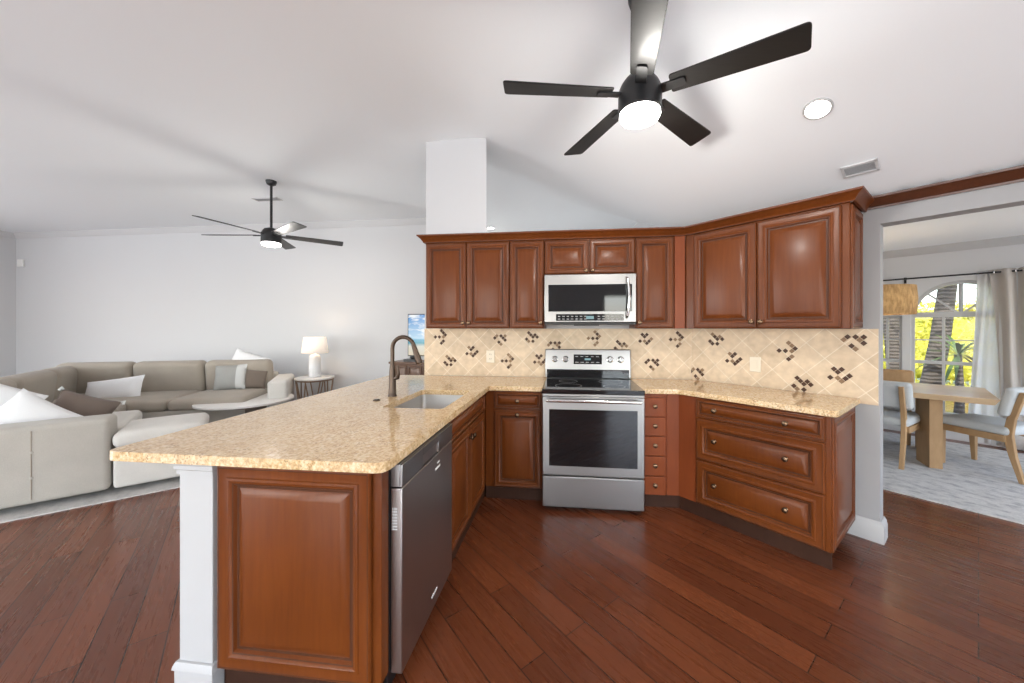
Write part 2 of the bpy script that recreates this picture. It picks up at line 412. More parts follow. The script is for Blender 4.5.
def cabinet(name, label, loc, rz, Wd, D, z0, z1, fronts, kick=True, m='cherry', group=None, body_x=None, shell=False):
    r_ = root(name, label, 'cabinet', loc, rz, group)
    bx0, bx1 = body_x or (0, Wd); b = new()
    if shell:
        box(b, bx0, bx1, 0, .018, z0, z1); box(b, bx0, bx0 + .018, .018, D, z0, z1); box(b, bx1 - .018, bx1, .018, D, z0, z1)
        box(b, bx0 + .018, bx1 - .018, D - .018, D, z0, z1); box(b, bx0 + .018, bx1 - .018, .018, D - .018, z0, z0 + .018)
    else: box(b, bx0, bx1, 0, D, z0, z1)
    obj('body', b, M[m], r_, bev=.002)
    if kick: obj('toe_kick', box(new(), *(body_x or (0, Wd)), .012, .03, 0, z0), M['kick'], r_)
    for f in fronts:
        b = panel(new(), f['x'][0], f['x'][1], f['z'][0], f['z'][1], style=f.get('style', 'raised'), fr=f.get('fr', .055))
        d = obj(f['n'], b, [M[f.get('m', m)], M['glaze']], r_, ang=25)
        for kx, kz in f.get('k', ()): obj('knob', knob_bm(kx, -.019, kz), M['knob'], d)
    return r_


# ------------------------------------------------------------------ setting
SQ = math.sqrt(.5)
WY = 3.43                      # kitchen back wall
CX, CYc = 1.13, 3.43           # corner where the angled wall starts
ANG = T(CX, CYc, 0) @ RZ(R(-45))   # frame of the angled wall: x along it, y into the dining room
def ang(x, y, z=0): return ANG @ Vector((x, y, z))


def ceil_z(x, y):
    px_, py_ = x - CX, y - CYc
    u = (px_ - py_) * SQ; w_ = -(px_ + py_) * SQ
    a = 2.222 + .46 * (w_ if u > 0 else math.hypot(px_, py_)); b = 3.10; k = .25
    h_ = max(k - abs(a - b), 0) / k
    return min(a, b) - h_ * h_ * k * .25


b = box(new(), -12, 8, -5.5, 9, -.12, 0); struct('floor', b, M['floor'])
b = new(); st = .1
def grid(b, x0, x1, y0, y1):
    nx = round((x1 - x0) / st); ny = round((y1 - y0) / st)
    g = [[b.verts.new((x0 + (x1 - x0) * i / nx, y0 + (y1 - y0) * j / ny, 0)) for j in range(ny + 1)] for i in range(nx + 1)]
    for i in range(nx):
        for j in range(ny): b.faces.new((g[i][j], g[i][j + 1], g[i + 1][j + 1], g[i + 1][j]))
grid(b, -10.07, 5.13, -3.57, 3.43)
bmesh.ops.bisect_plane(b, geom=b.verts[:] + b.edges[:] + b.faces[:], plane_co=(4.66, 0, 0), plane_no=(1, 1, 0), clear_outer=True)
grid(b, -10.07, 1.23, 3.43, 6.73)
bmesh.ops.remove_doubles(b, verts=b.verts[:], dist=.004)
for v_ in b.verts: v_.co.z = ceil_z(v_.co.x, v_.co.y)
o = struct('ceiling', b, M['ceiling'], fix=False)
md = o.modifiers.new('t', 'SOLIDIFY'); md.thickness = .12; md.offset = -1
for p in o.data.polygons: p.use_smooth = True

# walls
struct('wall_kitchen', box(new(), -1.40, 1.13, WY, WY + .12, 0, 2.185), M['wall'])
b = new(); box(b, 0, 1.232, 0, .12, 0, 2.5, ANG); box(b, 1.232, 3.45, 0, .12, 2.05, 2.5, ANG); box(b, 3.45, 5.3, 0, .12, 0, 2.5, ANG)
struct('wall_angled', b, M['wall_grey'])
struct('wall_living', box(new(), -10.0, -1.62, 5.48, 5.60, 0, 3.13), M['wall'])
b = new(); box(b, -1.74, -1.62, 5.60, 6.7, 0, 3.13); box(b, -1.62, 1.25, 6.6, 6.72, 0, 3.13); box(b, 1.13, 1.25, 3.60, 6.6, 0, 3.13)
struct('wall_hallway', b, M['wall'])
b = new(); box(b, -10.12, -10.0, -3.45, -2.05, 0, 3.13); box(b, -10.12, -10.0, 1.65, 5.60, 0, 3.13); box(b, -10.12, -10.0, -2.05, 1.65, 0, .2); box(b, -10.12, -10.0, -2.05, 1.65, 2.5, 3.13)  # opening made up for the added side lamp
struct('wall_side', b, M['wall'])
b = new(); box(b, 4.93, 5.05, -3.45, -3.15, 0, 3.13); box(b, 4.93, 5.05, -.85, -.44, 0, 3.13); box(b, 4.93, 5.05, -3.15, -.85, 0, .35); box(b, 4.93, 5.05, -3.15, -.85, 2.45, 3.13)  # opening made up for the added east lamp
struct('wall_east', b, M['wall'])
# rear wall with three glazed openings
b = new(); xs = [-10.0, -8.4, -5.2, -3.9, -.6, .9, 4.0, 4.93]
for i in range(len(xs) - 1):
    if i % 2 == 0: box(b, xs[i], xs[i + 1], -3.52, -3.40, 0, 3.13)
    else: box(b, xs[i], xs[i + 1], -3.52, -3.40, 2.3, 3.13)
struct('wall_rear', b, M['wall'])
for n, (x0, x1) in enumerate(((-8.4, -5.2), (-3.9, -.6), (.9, 4.0))):
    w_ = struct('door_%d' % (n + 1), box(box(new(), x0, x0 + .07, -3.5, -3.42, 0, 2.3), x1 - .07, x1, -3.5, -3.42, 0, 2.3), M['trim'])
    b = box(new(), x0 + .07, x1 - .07, -3.49, -3.43, 2.22, 2.3); mid = (x0 + x1) / 2
    box(b, mid - .04, mid + .04, -3.49, -3.43, 0.04, 2.22); box(b, x0 + .07, x1 - .07, -3.49, -3.43, 0, .04)
    obj('door_frame', b, M['trim'], w_); obj('pane', box(new(), x0 + .07, x1 - .07, -3.465, -3.460, .04, 2.22), M['glass'], w_)

# white wall block standing behind the cabinet crown
b = prism(new(), [(-1.30, 3.215), (-.695, 3.065), (-.785, 3.42), (-1.30, 3.42)], 2.19, 3.2)
struct('wall_column', b, M['wall'])

# backsplash slabs (tile diagonals are in the material) with mosaic inserts
def mosaic(parent, x, z, seed):
    r_ = random.Random(seed); b = new(); X = T(x, -.0105, z) @ RY(R(45))
    s = .0285; cells = [(i, j) for i in range(-2, 2) for j in range(-2, 2)]
    shapes = [[(-2, 1), (-1, 1), (0, 1), (0, 0), (1, -1), (1, -2), (-1, -1), (-2, -2)], [(-2, 0), (-1, 0), (0, 0), (0, 1), (1, 1), (-1, -2), (0, -2), (1, -1)],
              [(-1, 1), (-1, 0), (-2, 0), (0, -1), (1, -1), (1, 0), (-1, -2), (1, 1)], [(-2, -1), (-2, -2), (-1, 0), (0, 0), (1, 0), (0, 1), (1, -2), (0, -2)]]
    for i, j in shapes[seed % 4]:
        mi = 1 if r_.random() < .3 else 0
        box(b, i * s + .0015, i * s + s - .0015, -.002, .002, j * s + .0015, j * s + s - .0015, X, mi)
    o = obj('mosaic_insert', b, [M['mosaic'], M['mosaic_tan']], parent)
bs = struct('trim_1', box(new(), -1.40, CX - .004, -.009, 0, .915, 1.374), M['tile'], loc=(0, WY, 0))
for i, (x, z) in enumerate(((-1.226, 1.292), (-1.149, 1.061), (-.928, 1.15), (-.632, 1.284), (-.56, 1.063), (-.343, 1.294), (-.265, 1.075), (-.113, 1.219), (.26, 1.283), (.486, 1.213), (.71, 1.279), (.785, 1.063), (1.002, 1.275))):
    mosaic(bs, x, z, i)
bs2 = struct('trim_2', box(new(), .004, 1.225, -.009, 0, .880, 1.374), M['tile'], loc=(CX, CYc, 0), rot=(0, 0, R(-45)))
for i, (x, z) in enumerate(((.208, 1.285), (.349, 1.124), (.06, .987), (.742, 1.208), (.815, .972), (1.025, 1.057), (1.116, 1.30))):
    mosaic(bs2, x, z, i + 1)

# dark wooden crown along the angled wall
b = new(); CROWN = [(0, 2.150), (.012, 2.150), (.014, 2.162), (.022, 2.168), (.036, 2.190), (.052, 2.205), (.058, 2.210), (.060, 2.222), (0, 2.222)]
a0, a1 = ang(1.10, 0), ang(5.2, 0)
sweep(b, [(a0.x, a0.y), (a1.x, a1.y)], CROWN); struct('trim_3', b, M['darkcrown'])
# baseboards
BB = [(0, 0), (.022, 0), (.022, .09), (.018, .10), (.018, .112), (.010, .125), (.006, .132), (0, .132)]
b = new(); p0, p1, p2 = ang(.86, 0), ang(1.232, 0), ang(1.232, .12)
sweep(b, [(p0.x, p0.y), (p1.x, p1.y), (p2.x, p2.y)], BB); struct('baseboard_angled', b, M['trim'])
struct('baseboard_living', sweep(new(), [(-10.0, 5.48), (-1.62, 5.48)], BB), M['trim'])
LC = [(0, 3.015), (.012, 3.015), (.03, 3.045), (.06, 3.075), (.07, 3.10), (0, 3.10)]
struct('trim_4', sweep(new(), [(-10.0, -3.3), (-10.0, 5.48), (-1.62, 5.48)], LC), M['wall'])
# peninsula knee wall
struct('wall_peninsula', box(new(), -1.465, -1.315, 1.345, 3.425, 0, .876), M['wall'])

# ---------------- dining room shell (frame of the angled wall)
DY = 3.705; DW0, DW1 = .0, 3.9
AC, AR, AZ = 1.49, .42, 1.548
b = new()
SILL = .28
# window wall: columns between openings, sill, and the arch spandrels
for x0, x1, z0, z1 in ((DW0, .70, 0, 2.5), (.99, 1.07, 0, 2.0), (1.91, 1.99, 0, 2.0), (2.28, DW1, 0, 2.5), (.70, .99, 0, SILL), (1.07, 1.91, 0, SILL), (1.99, 2.28, 0, SILL),
                       (.70, .99, AZ, 2.0), (1.99, 2.28, AZ, 2.0), (.70, 2.28, 2.0, 2.5)):
    box(b, x0, x1, DY, DY + .14, z0, z1, ANG)
N = 24
arc = [(AC - AR * math.cos(math.pi * i / N), AZ + AR * math.sin(math.pi * i / N)) for i in range(N + 1)]
for (xa, za), (xb, zb) in zip(arc, arc[1:]):
    lo = [ANG @ Vector(p) for p in ((xa, DY, za), (xb, DY, zb), (xb, DY, 2.0), (xa, DY, 2.0))]
    hi = [ANG @ Vector(p) for p in ((xa, DY + .14, za), (xb, DY + .14, zb), (xb, DY + .14, 2.0), (xa, DY + .14, 2.0))]
    loft(b, [lo, hi])
struct('wall_dining_window', b, M['wall'])
struct('wall_dining_side', box(new(), -.12, 0, .125, DY + .14, 0, 2.5, ANG), M['wall'])
b = new(); box(b, DW1, DW1 + .12, .125, .6, 0, 2.5, ANG); box(b, DW1, DW1 + .12, 3.2, DY + .14, 0, 2.5, ANG); box(b, DW1, DW1 + .12, .6, 3.2, 2.1, 2.5, ANG); box(b, DW1, DW1 + .12, .6, 3.2, 0, .5, ANG)
struct('wall_dining_end', b, M['wall'])
struct('ceiling_dining', box(new(), -.12, DW1 + .12, .125, DY + .14, 2.42, 2.52, ANG), M['ceiling'])
def apath(pts): return [tuple((ANG @ Vector((x, y, 0)))[:2]) for x, y in pts]
DC = [(0, 2.33), (.012, 2.33), (.03, 2.355), (.06, 2.395), (.07, 2.42), (0, 2.42)]
struct('trim_5', sweep(new(), apath([(0, .13), (0, DY), (DW1, DY), (DW1, .13)]), DC), M['trim'])
struct('baseboard_dining', sweep(new(), apath([(0, .13), (0, DY), (DW1, DY), (DW1, .13)]), [(o_, z * .8) for o_, z in BB]), M['trim'])
# windows: rectangular lights with muntins, the middle one under a fan light
def window(n, x0, x1, ztop, cols, arch=False):
    w_ = root('window_%d' % n, None, None); w_['kind'] = 'structure'
    y0, y1 = DY + .045, DY + .095; b = new(); f = .032
    box(b, x0, x0 + f, y0, y1, SILL, ztop, ANG); box(b, x1 - f, x1, y0, y1, SILL, ztop, ANG)
    box(b, x0 + f, x1 - f, y0, y1, SILL, SILL + f, ANG); box(b, x0 + f, x1 - f, y0, y1, ztop - f, ztop + (.035 if arch else 0), ANG)
    for c in range(1, cols):
        xc = x0 + (x1 - x0) * c / cols; box(b, xc - .013, xc + .013, y0 + .008, y1 - .008, SILL + f, ztop - f, ANG)
    for z in (1.226, .938, .62):
        q = .008 if z != .938 else .02
        box(b, x0 + f, x1 - f, y0 + .006, y1 - .006, z - q, z + q, ANG)
    if arch:
        z0 = ztop + .035
        for (xa, za), (xb, zb) in zip(arc, arc[1:]):
            k = (AR - .04) / AR
            def pt(x, z, s, y): return ANG @ Vector((AC + (x - AC) * s, y, AZ + (z - AZ) * s))
            loft(b, [[pt(xa, za, 1, y0), pt(xb, zb, 1, y0), pt(xb, zb, k, y0), pt(xa, za, k, y0)], [pt(xa, za, 1, y1), pt(xb, zb, 1, y1), pt(xb, zb, k, y1), pt(xa, za, k, y1)]])
        for aa in (45, 90, 135):
            p = ANG @ Vector((AC + .02 * math.cos(R(aa)), DY + .07, AZ + .02 * math.sin(R(aa)))); q = ANG @ Vector((AC + .39 * math.cos(R(aa)), DY + .07, AZ + .39 * math.sin(R(aa))))
            bar(b, p, q, .03, .022)
    obj('window_frame', b, M['trim'], w_)
    g = box(new(), x0 + f, x1 - f, DY + .069, DY + .072, SILL + f, ztop - f, ANG)
    if arch: loft(g, [[ANG @ Vector((x, y, z)) for x, z in arc] for y in (DY + .069, DY + .072)])
    obj('pane', g, M['glass'], w_)
    b = box(new(), x0 - .03, x1 + .03, DY - .05, DY + .04, SILL - .03, SILL, ANG); obj('window_sill', b, M['trim'], w_)
window(1, .70, .99, AZ, 2); window(2, 1.07, 1.91, AZ, 3, True); window(3, 1.99, 2.28, AZ, 2)

# ------------------------------------------------------------------ kitchen: base cabinets
def rect(x0, x1, z0, z1): return dict(x=(x0, x1), z=(z0, z1))
# peninsula end: panel toward the camera, filler stile toward the kitchen
pe = cabinet('peninsula_end_cabinet', 'cherry peninsula end cabinet with one big raised panel beside the white post', (-1.305, 1.222, 0), 0, .645, .052, .1, .876,
             [dict(n='end_panel', **rect(.006, .612, .108, .868), fr=.075)], kick=False)
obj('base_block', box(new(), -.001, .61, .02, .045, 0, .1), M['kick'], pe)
# sink base (front looks along +X)
sk = cabinet('sink_base_cabinet', 'cherry sink base cabinet with two doors under the sink beside the dishwasher', (-.66, 1.885, 0), R(90), .95, .64, .1, .876,
             [dict(n='drawer_front', **rect(.03, .88, .735, .865), fr=.035), dict(n='door', **rect(.03, .452, .108, .722), k=[(.425, .66)]), dict(n='door', **rect(.458, .88, .108, .722), k=[(.485, .66)])], body_x=(0, 1.53), shell=True)
# cabinet left of the range
cb = cabinet('base_cabinet', 'narrow cherry base cabinet with a drawer above one door, between peninsula and range', (-.60, 2.862, 0), 0, .405, .55, .1, .876,
             [dict(n='drawer', **rect(.018, .396, .735, .868), fr=.035, k=[(.207, .80)]), dict(n='door', **rect(.018, .396, .108, .722), k=[(.207, .69)])], body_x=(-.055, .405))
dr = cabinet('drawer_cabinet', 'slim reddish stack of five small flat drawers beside the range', (.578, 2.862, 0), 0, .18, .55, .1, .876,
             [dict(n='drawer', **rect(.008, .165, a + .004, b_ - .004), style='slab', m='cherry_red', k=[(.087, (a + b_) / 2 + .01)]) for a, b_ in ((.10, .247), (.247, .40), (.40, .553), (.553, .699), (.699, .85))], m='cherry_red')
AL = .90
ab = cabinet('wide_drawer_cabinet', 'wide cherry base cabinet with three deep drawers set at an angle under the counter', (.852, 2.862, 0), R(-45), AL, .592, .1, .876,
             [dict(n='drawer', **rect(.135, .875, .735, .868), fr=.04, k=[(.27, .80), (.69, .80)]), dict(n='drawer', **rect(.135, .875, .430, .722), fr=.07, k=[(.27, .585), (.69, .585)]),
              dict(n='drawer', **rect(.135, .875, .108, .420), fr=.07, k=[(.27, .275), (.69, .275)])])
X = T(AL, 0, 0) @ RZ(R(90))
obj('end_panel', panel(new(), .012, .58, .10, .868, X, .012, .06), [M['cherry'], M['glaze']], ab, ang=25)
b = prism(new(), [(.76, 2.862), (.848, 2.862), (.94, 2.77), (.955, 2.785), (.9, 2.90), (.76, 2.90)], .1, .876)
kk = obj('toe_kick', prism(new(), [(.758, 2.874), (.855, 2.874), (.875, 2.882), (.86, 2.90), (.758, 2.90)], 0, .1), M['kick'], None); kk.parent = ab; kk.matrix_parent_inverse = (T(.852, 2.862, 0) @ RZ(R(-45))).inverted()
fl = obj('filler_panel', b, M['cherry_red'], None); fl.parent = ab; fl.matrix_parent_inverse = (T(.852, 2.862, 0) @ RZ(R(-45))).inverted()

# peninsula post
po = root('white_post', 'white square post with cap and base under the near corner of the granite peninsula', 'post', (-1.393, 1.27, 0))
obj('shaft', box(new(), -.070, .070, -.06, .07, .118, .83), M['trim'], po, bev=.003)
b = new(); sweep(b, [(-.070, .07), (-.070, -.06), (.070, -.06), (.070, .07)], [(0, .828), (.006, .828), (.006, .842), (.012, .848), (.012, .862), (.017, .868), (.017, .876), (0, .876)])
box(b, -.070, .070, -.06, .07, .83, .876); obj('cap', b, M['trim'], po)
b = new(); sweep(b, [(-.070, .07), (-.070, -.06), (.070, -.06), (.070, .07)], [(0, 0), (.010, 0), (.010, .085), (.016, .092), (.014, .104), (.008, .118), (0, .118)])
box(b, -.070, .070, -.06, .07, 0, .118); obj('base', b, M['trim'], po)

# ------------------------------------------------------------------ counters
def slab(name, label, outer, holes=()):
    b = new(); edges = []
    for L in [outer] + list(holes):
        vs = [b.verts.new((x, y, .914)) for x, y in L]
        edges += [b.edges.new((vs[i], vs[(i + 1) % len(vs)])) for i in range(len(vs))]
    bmesh.ops.triangle_fill(b, use_beauty=True, use_dissolve=False, edges=edges)
    bmesh.ops.recalc_face_normals(b, faces=b.faces[:])
    r_ = bmesh.ops.extrude_face_region(b, geom=b.faces[:])
    for v_ in [g for g in r_['geom'] if isinstance(g, bmesh.types.BMVert)]: v_.co.z -= .036
    return put(obj(name, b, M['granite'], bev=.011, seg=3, ang=50), label, 'countertop')
def rounded(poly, rads):
    out = []; n = len(poly)
    for i, (p, r_) in enumerate(zip(poly, rads)):
        if not r_: out.append(p); continue
        p = Vector(p); a = (Vector(poly[i - 1]) - p).normalized(); c = (Vector(poly[(i + 1) % n]) - p).normalized()
        for k in range(6):
            t_ = k / 5; q = (p + a * r_) * (1 - t_) ** 2 + p * 2 * t_ * (1 - t_) + (p + c * r_) * t_ * t_; out.append((q.x, q.y))
    return out
SK = (-1.085, -.712, 2.005, 2.615)
hole = rounded([(SK[0], SK[2]), (SK[1], SK[2]), (SK[1], SK[3]), (SK[0], SK[3])], [.03] * 4)
slab('granite_peninsula_top', 'L-shaped gold granite countertop of the peninsula with the sink cut into it',
     rounded([(-1.745, 1.172), (-.622, 1.172), (-.622, 2.835), (-.19, 2.835), (-.19, 3.419), (-1.745, 3.419)], [.05, .05, 0, 0, 0, .03]), [hole])
e0, e1 = ang(.0, -.62), ang(.0, -.62)
def A2(x, y): p = ang(x, y); return (p.x, p.y)
slab('granite_counter', 'short gold granite countertop right of the range bending along the angled wall',
     rounded([(.574, 2.835), (.842, 2.835), A2(1.138, -.622), A2(1.138, -.011), A2(.006, -.012), (.574, 3.419)], [0, 0, .05, 0, 0, 0]))

# ------------------------------------------------------------------ sink, faucet, air switch
si = root('kitchen_sink', 'undermount stainless steel sink basin set into the granite peninsula', 'sink', (-.8985, 2.31, .66))
b = new(); w2, h2 = .1865 + .004, .305 + .004
def rr_(w, h, r_): return rounded([(-w, -h), (w, -h), (w, h), (-w, h)], [r_] * 4)
loft(b, [[Vector((x, y, z)) for x, y in rr_(w, h, .035)] for w, h, z in ((w2 + .018, h2 + .018, .217), (w2, h2, .2165), (w2 - .004, h2 - .004, .03), (w2 - .02, h2 - .02, .008), (.05, .06, .0))], caps=False)
face(b, b.verts[-24:]) if False else None
vs = b.verts[:]; vs2 = [v_ for v_ in vs if abs(v_.co.z) < 1e-6]
face(b, vs2); obj('basin', b, M['sink'], si, solid=.002, ang=50)
b = lathe(new(), [(.045, .003), (.045, .006), (.03, .006), (.025, .003)], 20); obj('drain', b, M['chrome'], si)

fa = root('faucet', 'tall dark bronze gooseneck faucet behind the sink', 'faucet', (-1.185, 2.34, .914))
b = lathe(new(), [(.030, 0), (.030, .006), (.026, .012), (.024, .05), (.022, .16), (.018, .20), (.0135, .23)], 20)
obj('base', b, M['bronze'], fa)
pts = [(0, 0, .22), (0, 0, .30)]
for k in range(0, 13):
    a = math.pi - math.pi * k / 12 * .93; pts.append((.08 + .08 * math.cos(a), -.010 * k / 12, .325 + .08 * math.sin(a)))
obj('spout', tube(new(), pts, .0135, 14), M['bronze'], fa)
e = Vector(pts[-1]); d = (Vector(pts[-1]) - Vector(pts[-2])).normalized()
obj('spray_head', tube(new(), [e - d * .01, e + d * .03, e + d * .08, e + d * .115, e + d * .125], [.015, .017, .021, .024, .020], 14), M['bronze'], fa)
b = tube(new(), [(.018, -.005, .12), (.045, -.016, .13), (.052, -.019, .155), (.045, -.017, .21)], [.012, .014, .011, .008], 10); obj('lever', b, M['bronze'], fa)
put(obj('disposal_button', lathe(new(), [(.022, 0), (.022, .004), (.016, .007), (.014, .009)], 18), M['bronze'], loc=(-1.215, 2.19, .9145)), 'small round dark button in the granite beside the faucet', 'button')

# ------------------------------------------------------------------ dishwasher (front looks along +X)
dw = root('dishwasher', 'stainless steel dishwasher built into the kitchen side of the peninsula', 'dishwasher', (-.625, 1.280, 0), R(90))
obj('tub', box(new(), .006, .590, .035, .60, .09, .870), M['dark_gap'], dw)
obj('door', box(new(), .004, .594, -.012, .033, .085, .780), M['steel_dark'], dw, bev=.004)
b = box(new(), .004, .594, -.004, .033, .784, .870)
for x0, x1 in ((.004, .20), (.39, .594)): box(b, x0, x1, -.014, -.004, .784, .868)
box(b, .2, .39, -.014, -.004, .835, .868)
obj('control_panel', b, M['steel'], dw, bev=.002)
b = box(new(), .2, .39, -.0055, -.0045, .786, .834); obj('handle_pocket', b, M['steel_dark'], dw)
obj('kick_plate', box(new(), .01, .588, .05, .06, .005, .085), M['black'], dw)
b = new()
for k in range(8): box(b, .0022, .0038, .006, .026, .70 - k * .011, .7065 - k * .011)
obj('side_vent', b, M['white_mark'], dw)
b = box(new(), .345, .41, -.0135, -.0122, .712, .722); box(b, .372, .40, -.0135, -.0122, .735, .742); obj('tag', b, M['plastic'], dw)
obj('badge', box(new(), .30, .37, -.0135, -.0122, .145, .155), M['plastic'], dw)

# ------------------------------------------------------------------ range
ra = root('range', 'stainless steel electric range with black glass cooktop between the base cabinets', 'stove', (-.189, 2.735, 0))
RW = .758
obj('body', box(new(), .004, RW - .004, .03, .66, .03, .895), M['steel'], ra)
b = box(new(), 0, RW, -.014, .60, .884, .918); obj('cooktop', b, M['black_glass'], ra, bev=.004)
def ring(bm, x, y, r0, r1, z):
    n = 40
    A_ = [[Vector((x + r_ * math.cos(2 * math.pi * i / n), y + r_ * math.sin(2 * math.pi * i / n), zz)) for i in range(n)] for r_, zz in ((r0, z), (r0, z + .0004), (r1, z + .0004), (r1, z))]
    A_.append(A_[0]); loft(bm, A_, caps=False)
for x, y, r_ in ((.2, .17, .105), (.56, .17, .085), (.2, .42, .08), (.56, .42, .10)):
    b = new(); ring(b, x, y, r_ - .003, r_, .9181); obj('burner_ring', b, M['grey_mark'], ra)
b = box(new(), .004, RW - .004, -.022, .03, .275, .865); d = obj('oven_door', b, M['steel'], ra, bev=.006)
obj('oven_window', box(new(), .055, RW - .055, -.0245, -.018, .345, .770), M['black_glass'], d, bev=.002)
b = new(); tube(b, [(.035, -.065, .842), (RW - .035, -.065, .842)], .0135, 14)
for x in (.05, RW - .05): bar(b, (x, -.02, .842), (x, -.065, .842), .022, .018)
obj('oven_handle', b, M['chrome'], d)
obj('door_trim', box(new(), .004, RW - .004, -.012, .03, .866, .883), M['steel'], ra, bev=.003)
obj('storage_drawer', box(new(), .004, RW - .004, -.020, .03, .035, .265), M['steel'], ra, bev=.006)
obj('plinth', box(new(), .02, RW - .02, .05, .6, 0.0, .03), M['dark_gap'], ra)
bg = obj('backguard', prism(new(), [(.60, .918), (.685, .918), (.685, 1.182), (.625, 1.182), (.600, 1.01)], -.012, RW + .006, Matrix(((0, 0, 1, 0), (1, 0, 0, 0), (0, 1, 0, 0), (0, 0, 0, 1)))), M['steel'], ra, bev=.006)
obj('backguard_panel', prism(new(), [(.594, .925), (.60, .925), (.60, 1.0), (.594, 1.0)], .004, RW - .012, Matrix(((0, 0, 1, 0), (1, 0, 0, 0), (0, 1, 0, 0), (0, 0, 0, 1)))), M['black_glass'], bg)
tilt = math.atan2(.025, .172)
FX = T(0, .6125, 1.096) @ RX(-tilt)   # face of the backguard, local XZ, outward -y
b = box(new(), .25, .505, -.004, .002, -.048, .040, FX)
for k in range(5): box(b, .265 + k * .047, .295 + k * .047, -.0048, -.0042, -.035, -.028, FX, 1); box(b, .265 + k * .047, .29 + k * .047, -.0048, -.0042, .018, .024, FX, 1)
obj('display', b, [M['black_glass'], M['grey_mark']], bg)
obj('clock', box(new(), .35, .405, -.005, -.0042, -.012, .006, FX), M['display'], bg)
for x in (.078, .176, .578, .672):
    b = lathe(new(), [(.029, 0), (.029, .006), (.023, .009), (.021, .028), (.019, .031)], 22, FX @ T(x, 0, -.004) @ RX(R(90))); box(b, x - .003, x + .003, -.0335, -.030, -.022, .012, FX)
    obj('knob', b, M['chrome'], bg)
# ------------------------------------------------------------------ microwave
mw = root('microwave', 'stainless steel over-the-range microwave under the short cabinets', 'microwave', (-.191, 3.035, 1.408))
MWW, MWH = .757, .424
obj('case', box(new(), .004, MWW - .004, .03, .383, .0, MWH), M['dark_gap'], mw)
d = obj('door', box(new(), 0, MWW, 0, .03, .018, MWH - .002), M['steel'], mw, bev=.006)
obj('window', box(new(), .035, .722, -.003, .001, .110, .335), M['black_glass'], d, bev=.002)
b = box(new(), .10, .655, -.003, .001, .033, .088)
for k in range(15):
    if 7 <= k <= 8: continue
    for j in range(2): box(b, .115 + k * .0365, .135 + k * .0365, -.0038, -.0032, .043 + j * .022, .051 + j * .022, None, 1)
cp = obj('control_strip', b, [M['black_glass'], M['grey_mark']], d)
obj('clock', box(new(), .350, .412, -.0042, -.0032, .046, .072), M['display'], cp)
b = tube(new(), [(.678, -.002, .062), (.682, -.03, .075), (.690, -.044, .16), (.692, -.046, .22), (.690, -.044, .29), (.682, -.030, .372), (.678, -.002, .385)], .0115, 12)
obj('handle', b, M['chrome'], d)
obj('vent_grille', box(new(), .004, MWW - .004, .002, .03, .0, .016), M['dark_gap'], mw)
obj('hood_light', box(new(), .25, .46, .05, .12, -.008, .0), M['dark_gap'], mw)

# ------------------------------------------------------------------ upper cabinets
UZ0, UZ1 = 1.376, 2.150
UD = .30
def upper(label, x0, x1, z0, fronts): return cabinet('upper_cabinet', label, (x0, 3.122, 0), 0, x1 - x0, UD, z0, UZ1, fronts, kick=False)
upper('wide cherry upper cabinet with two tall doors at the living room end of the row', -1.263, -.502, UZ0,
      [dict(n='door', **rect(.006, .374, 1.380, 2.132), k=[(.352, 1.425)]), dict(n='door', **rect(.382, .757, 1.380, 2.132), k=[(.405, 1.425)])])
upper('narrow one-door cherry upper cabinet between the two-door cabinet and the microwave', -.500, -.196, UZ0, [dict(n='door', **rect(.006, .298, 1.380, 2.132), k=[(.272, 1.425)])])
upper('short cherry upper cabinet with two small doors above the microwave', -.194, .570, 1.838, [dict(n='door', **rect(.006, .378, 1.846, 2.132), k=[(.355, 1.868)]), dict(n='door', **rect(.386, .758, 1.846, 2.132), k=[(.41, 1.868)])])
ud = upper('narrow one-door cherry upper cabinet between the microwave and the angled corner', .572, .888, UZ0, [dict(n='door', **rect(.006, .306, 1.380, 2.132), k=[(.03, 1.425)])])
obj('filler_panel', prism(new(), [(.317, -.012), (.398, -.012), (.418, .03), (.418, .16), (.317, .16)], UZ0, UZ1), M['cherry_red'], ud)
UL = 1.03
ua = cabinet('angled_upper_cabinet', 'big cherry upper cabinet with two doors on the angled wall', (.978, 3.122, 0), R(-45), UL, .318, UZ0, UZ1,
             [dict(n='door', **rect(.075, .528, 1.380, 2.132), fr=.065, k=[(.503, 1.425)]), dict(n='door', **rect(.536, .992, 1.380, 2.132), fr=.065, k=[(.560, 1.425)])], kick=False)
X = T(UL, 0, 0) @ RZ(R(90)); obj('end_panel', panel(new(), .012, .31, 1.380, 2.132, X, .014, .05), [M['cherry'], M['glaze']], ua, ang=25)
# crown on the cabinets
CP = [(0, 2.142), (.014, 2.142), (.016, 2.152), (.020, 2.156), (.030, 2.172), (.048, 2.188), (.056, 2.193), (.058, 2.204), (0, 2.204)]
c0 = Vector((.978, 3.122)); c1 = c0 + Vector((SQ, -SQ)) * (UL + .014); c2 = c1 + Vector((SQ, SQ)) * .325
b = new(); sweep(b, [(-1.265, 3.42), (-1.265, 3.106), (.97, 3.106), (c1.x - .011, c1.y - .011 + .0), (c2.x, c2.y)], CP)
put(obj('crown_molding', b, M['cherry']), 'cherry crown molding along the tops of the upper cabinets', 'molding')

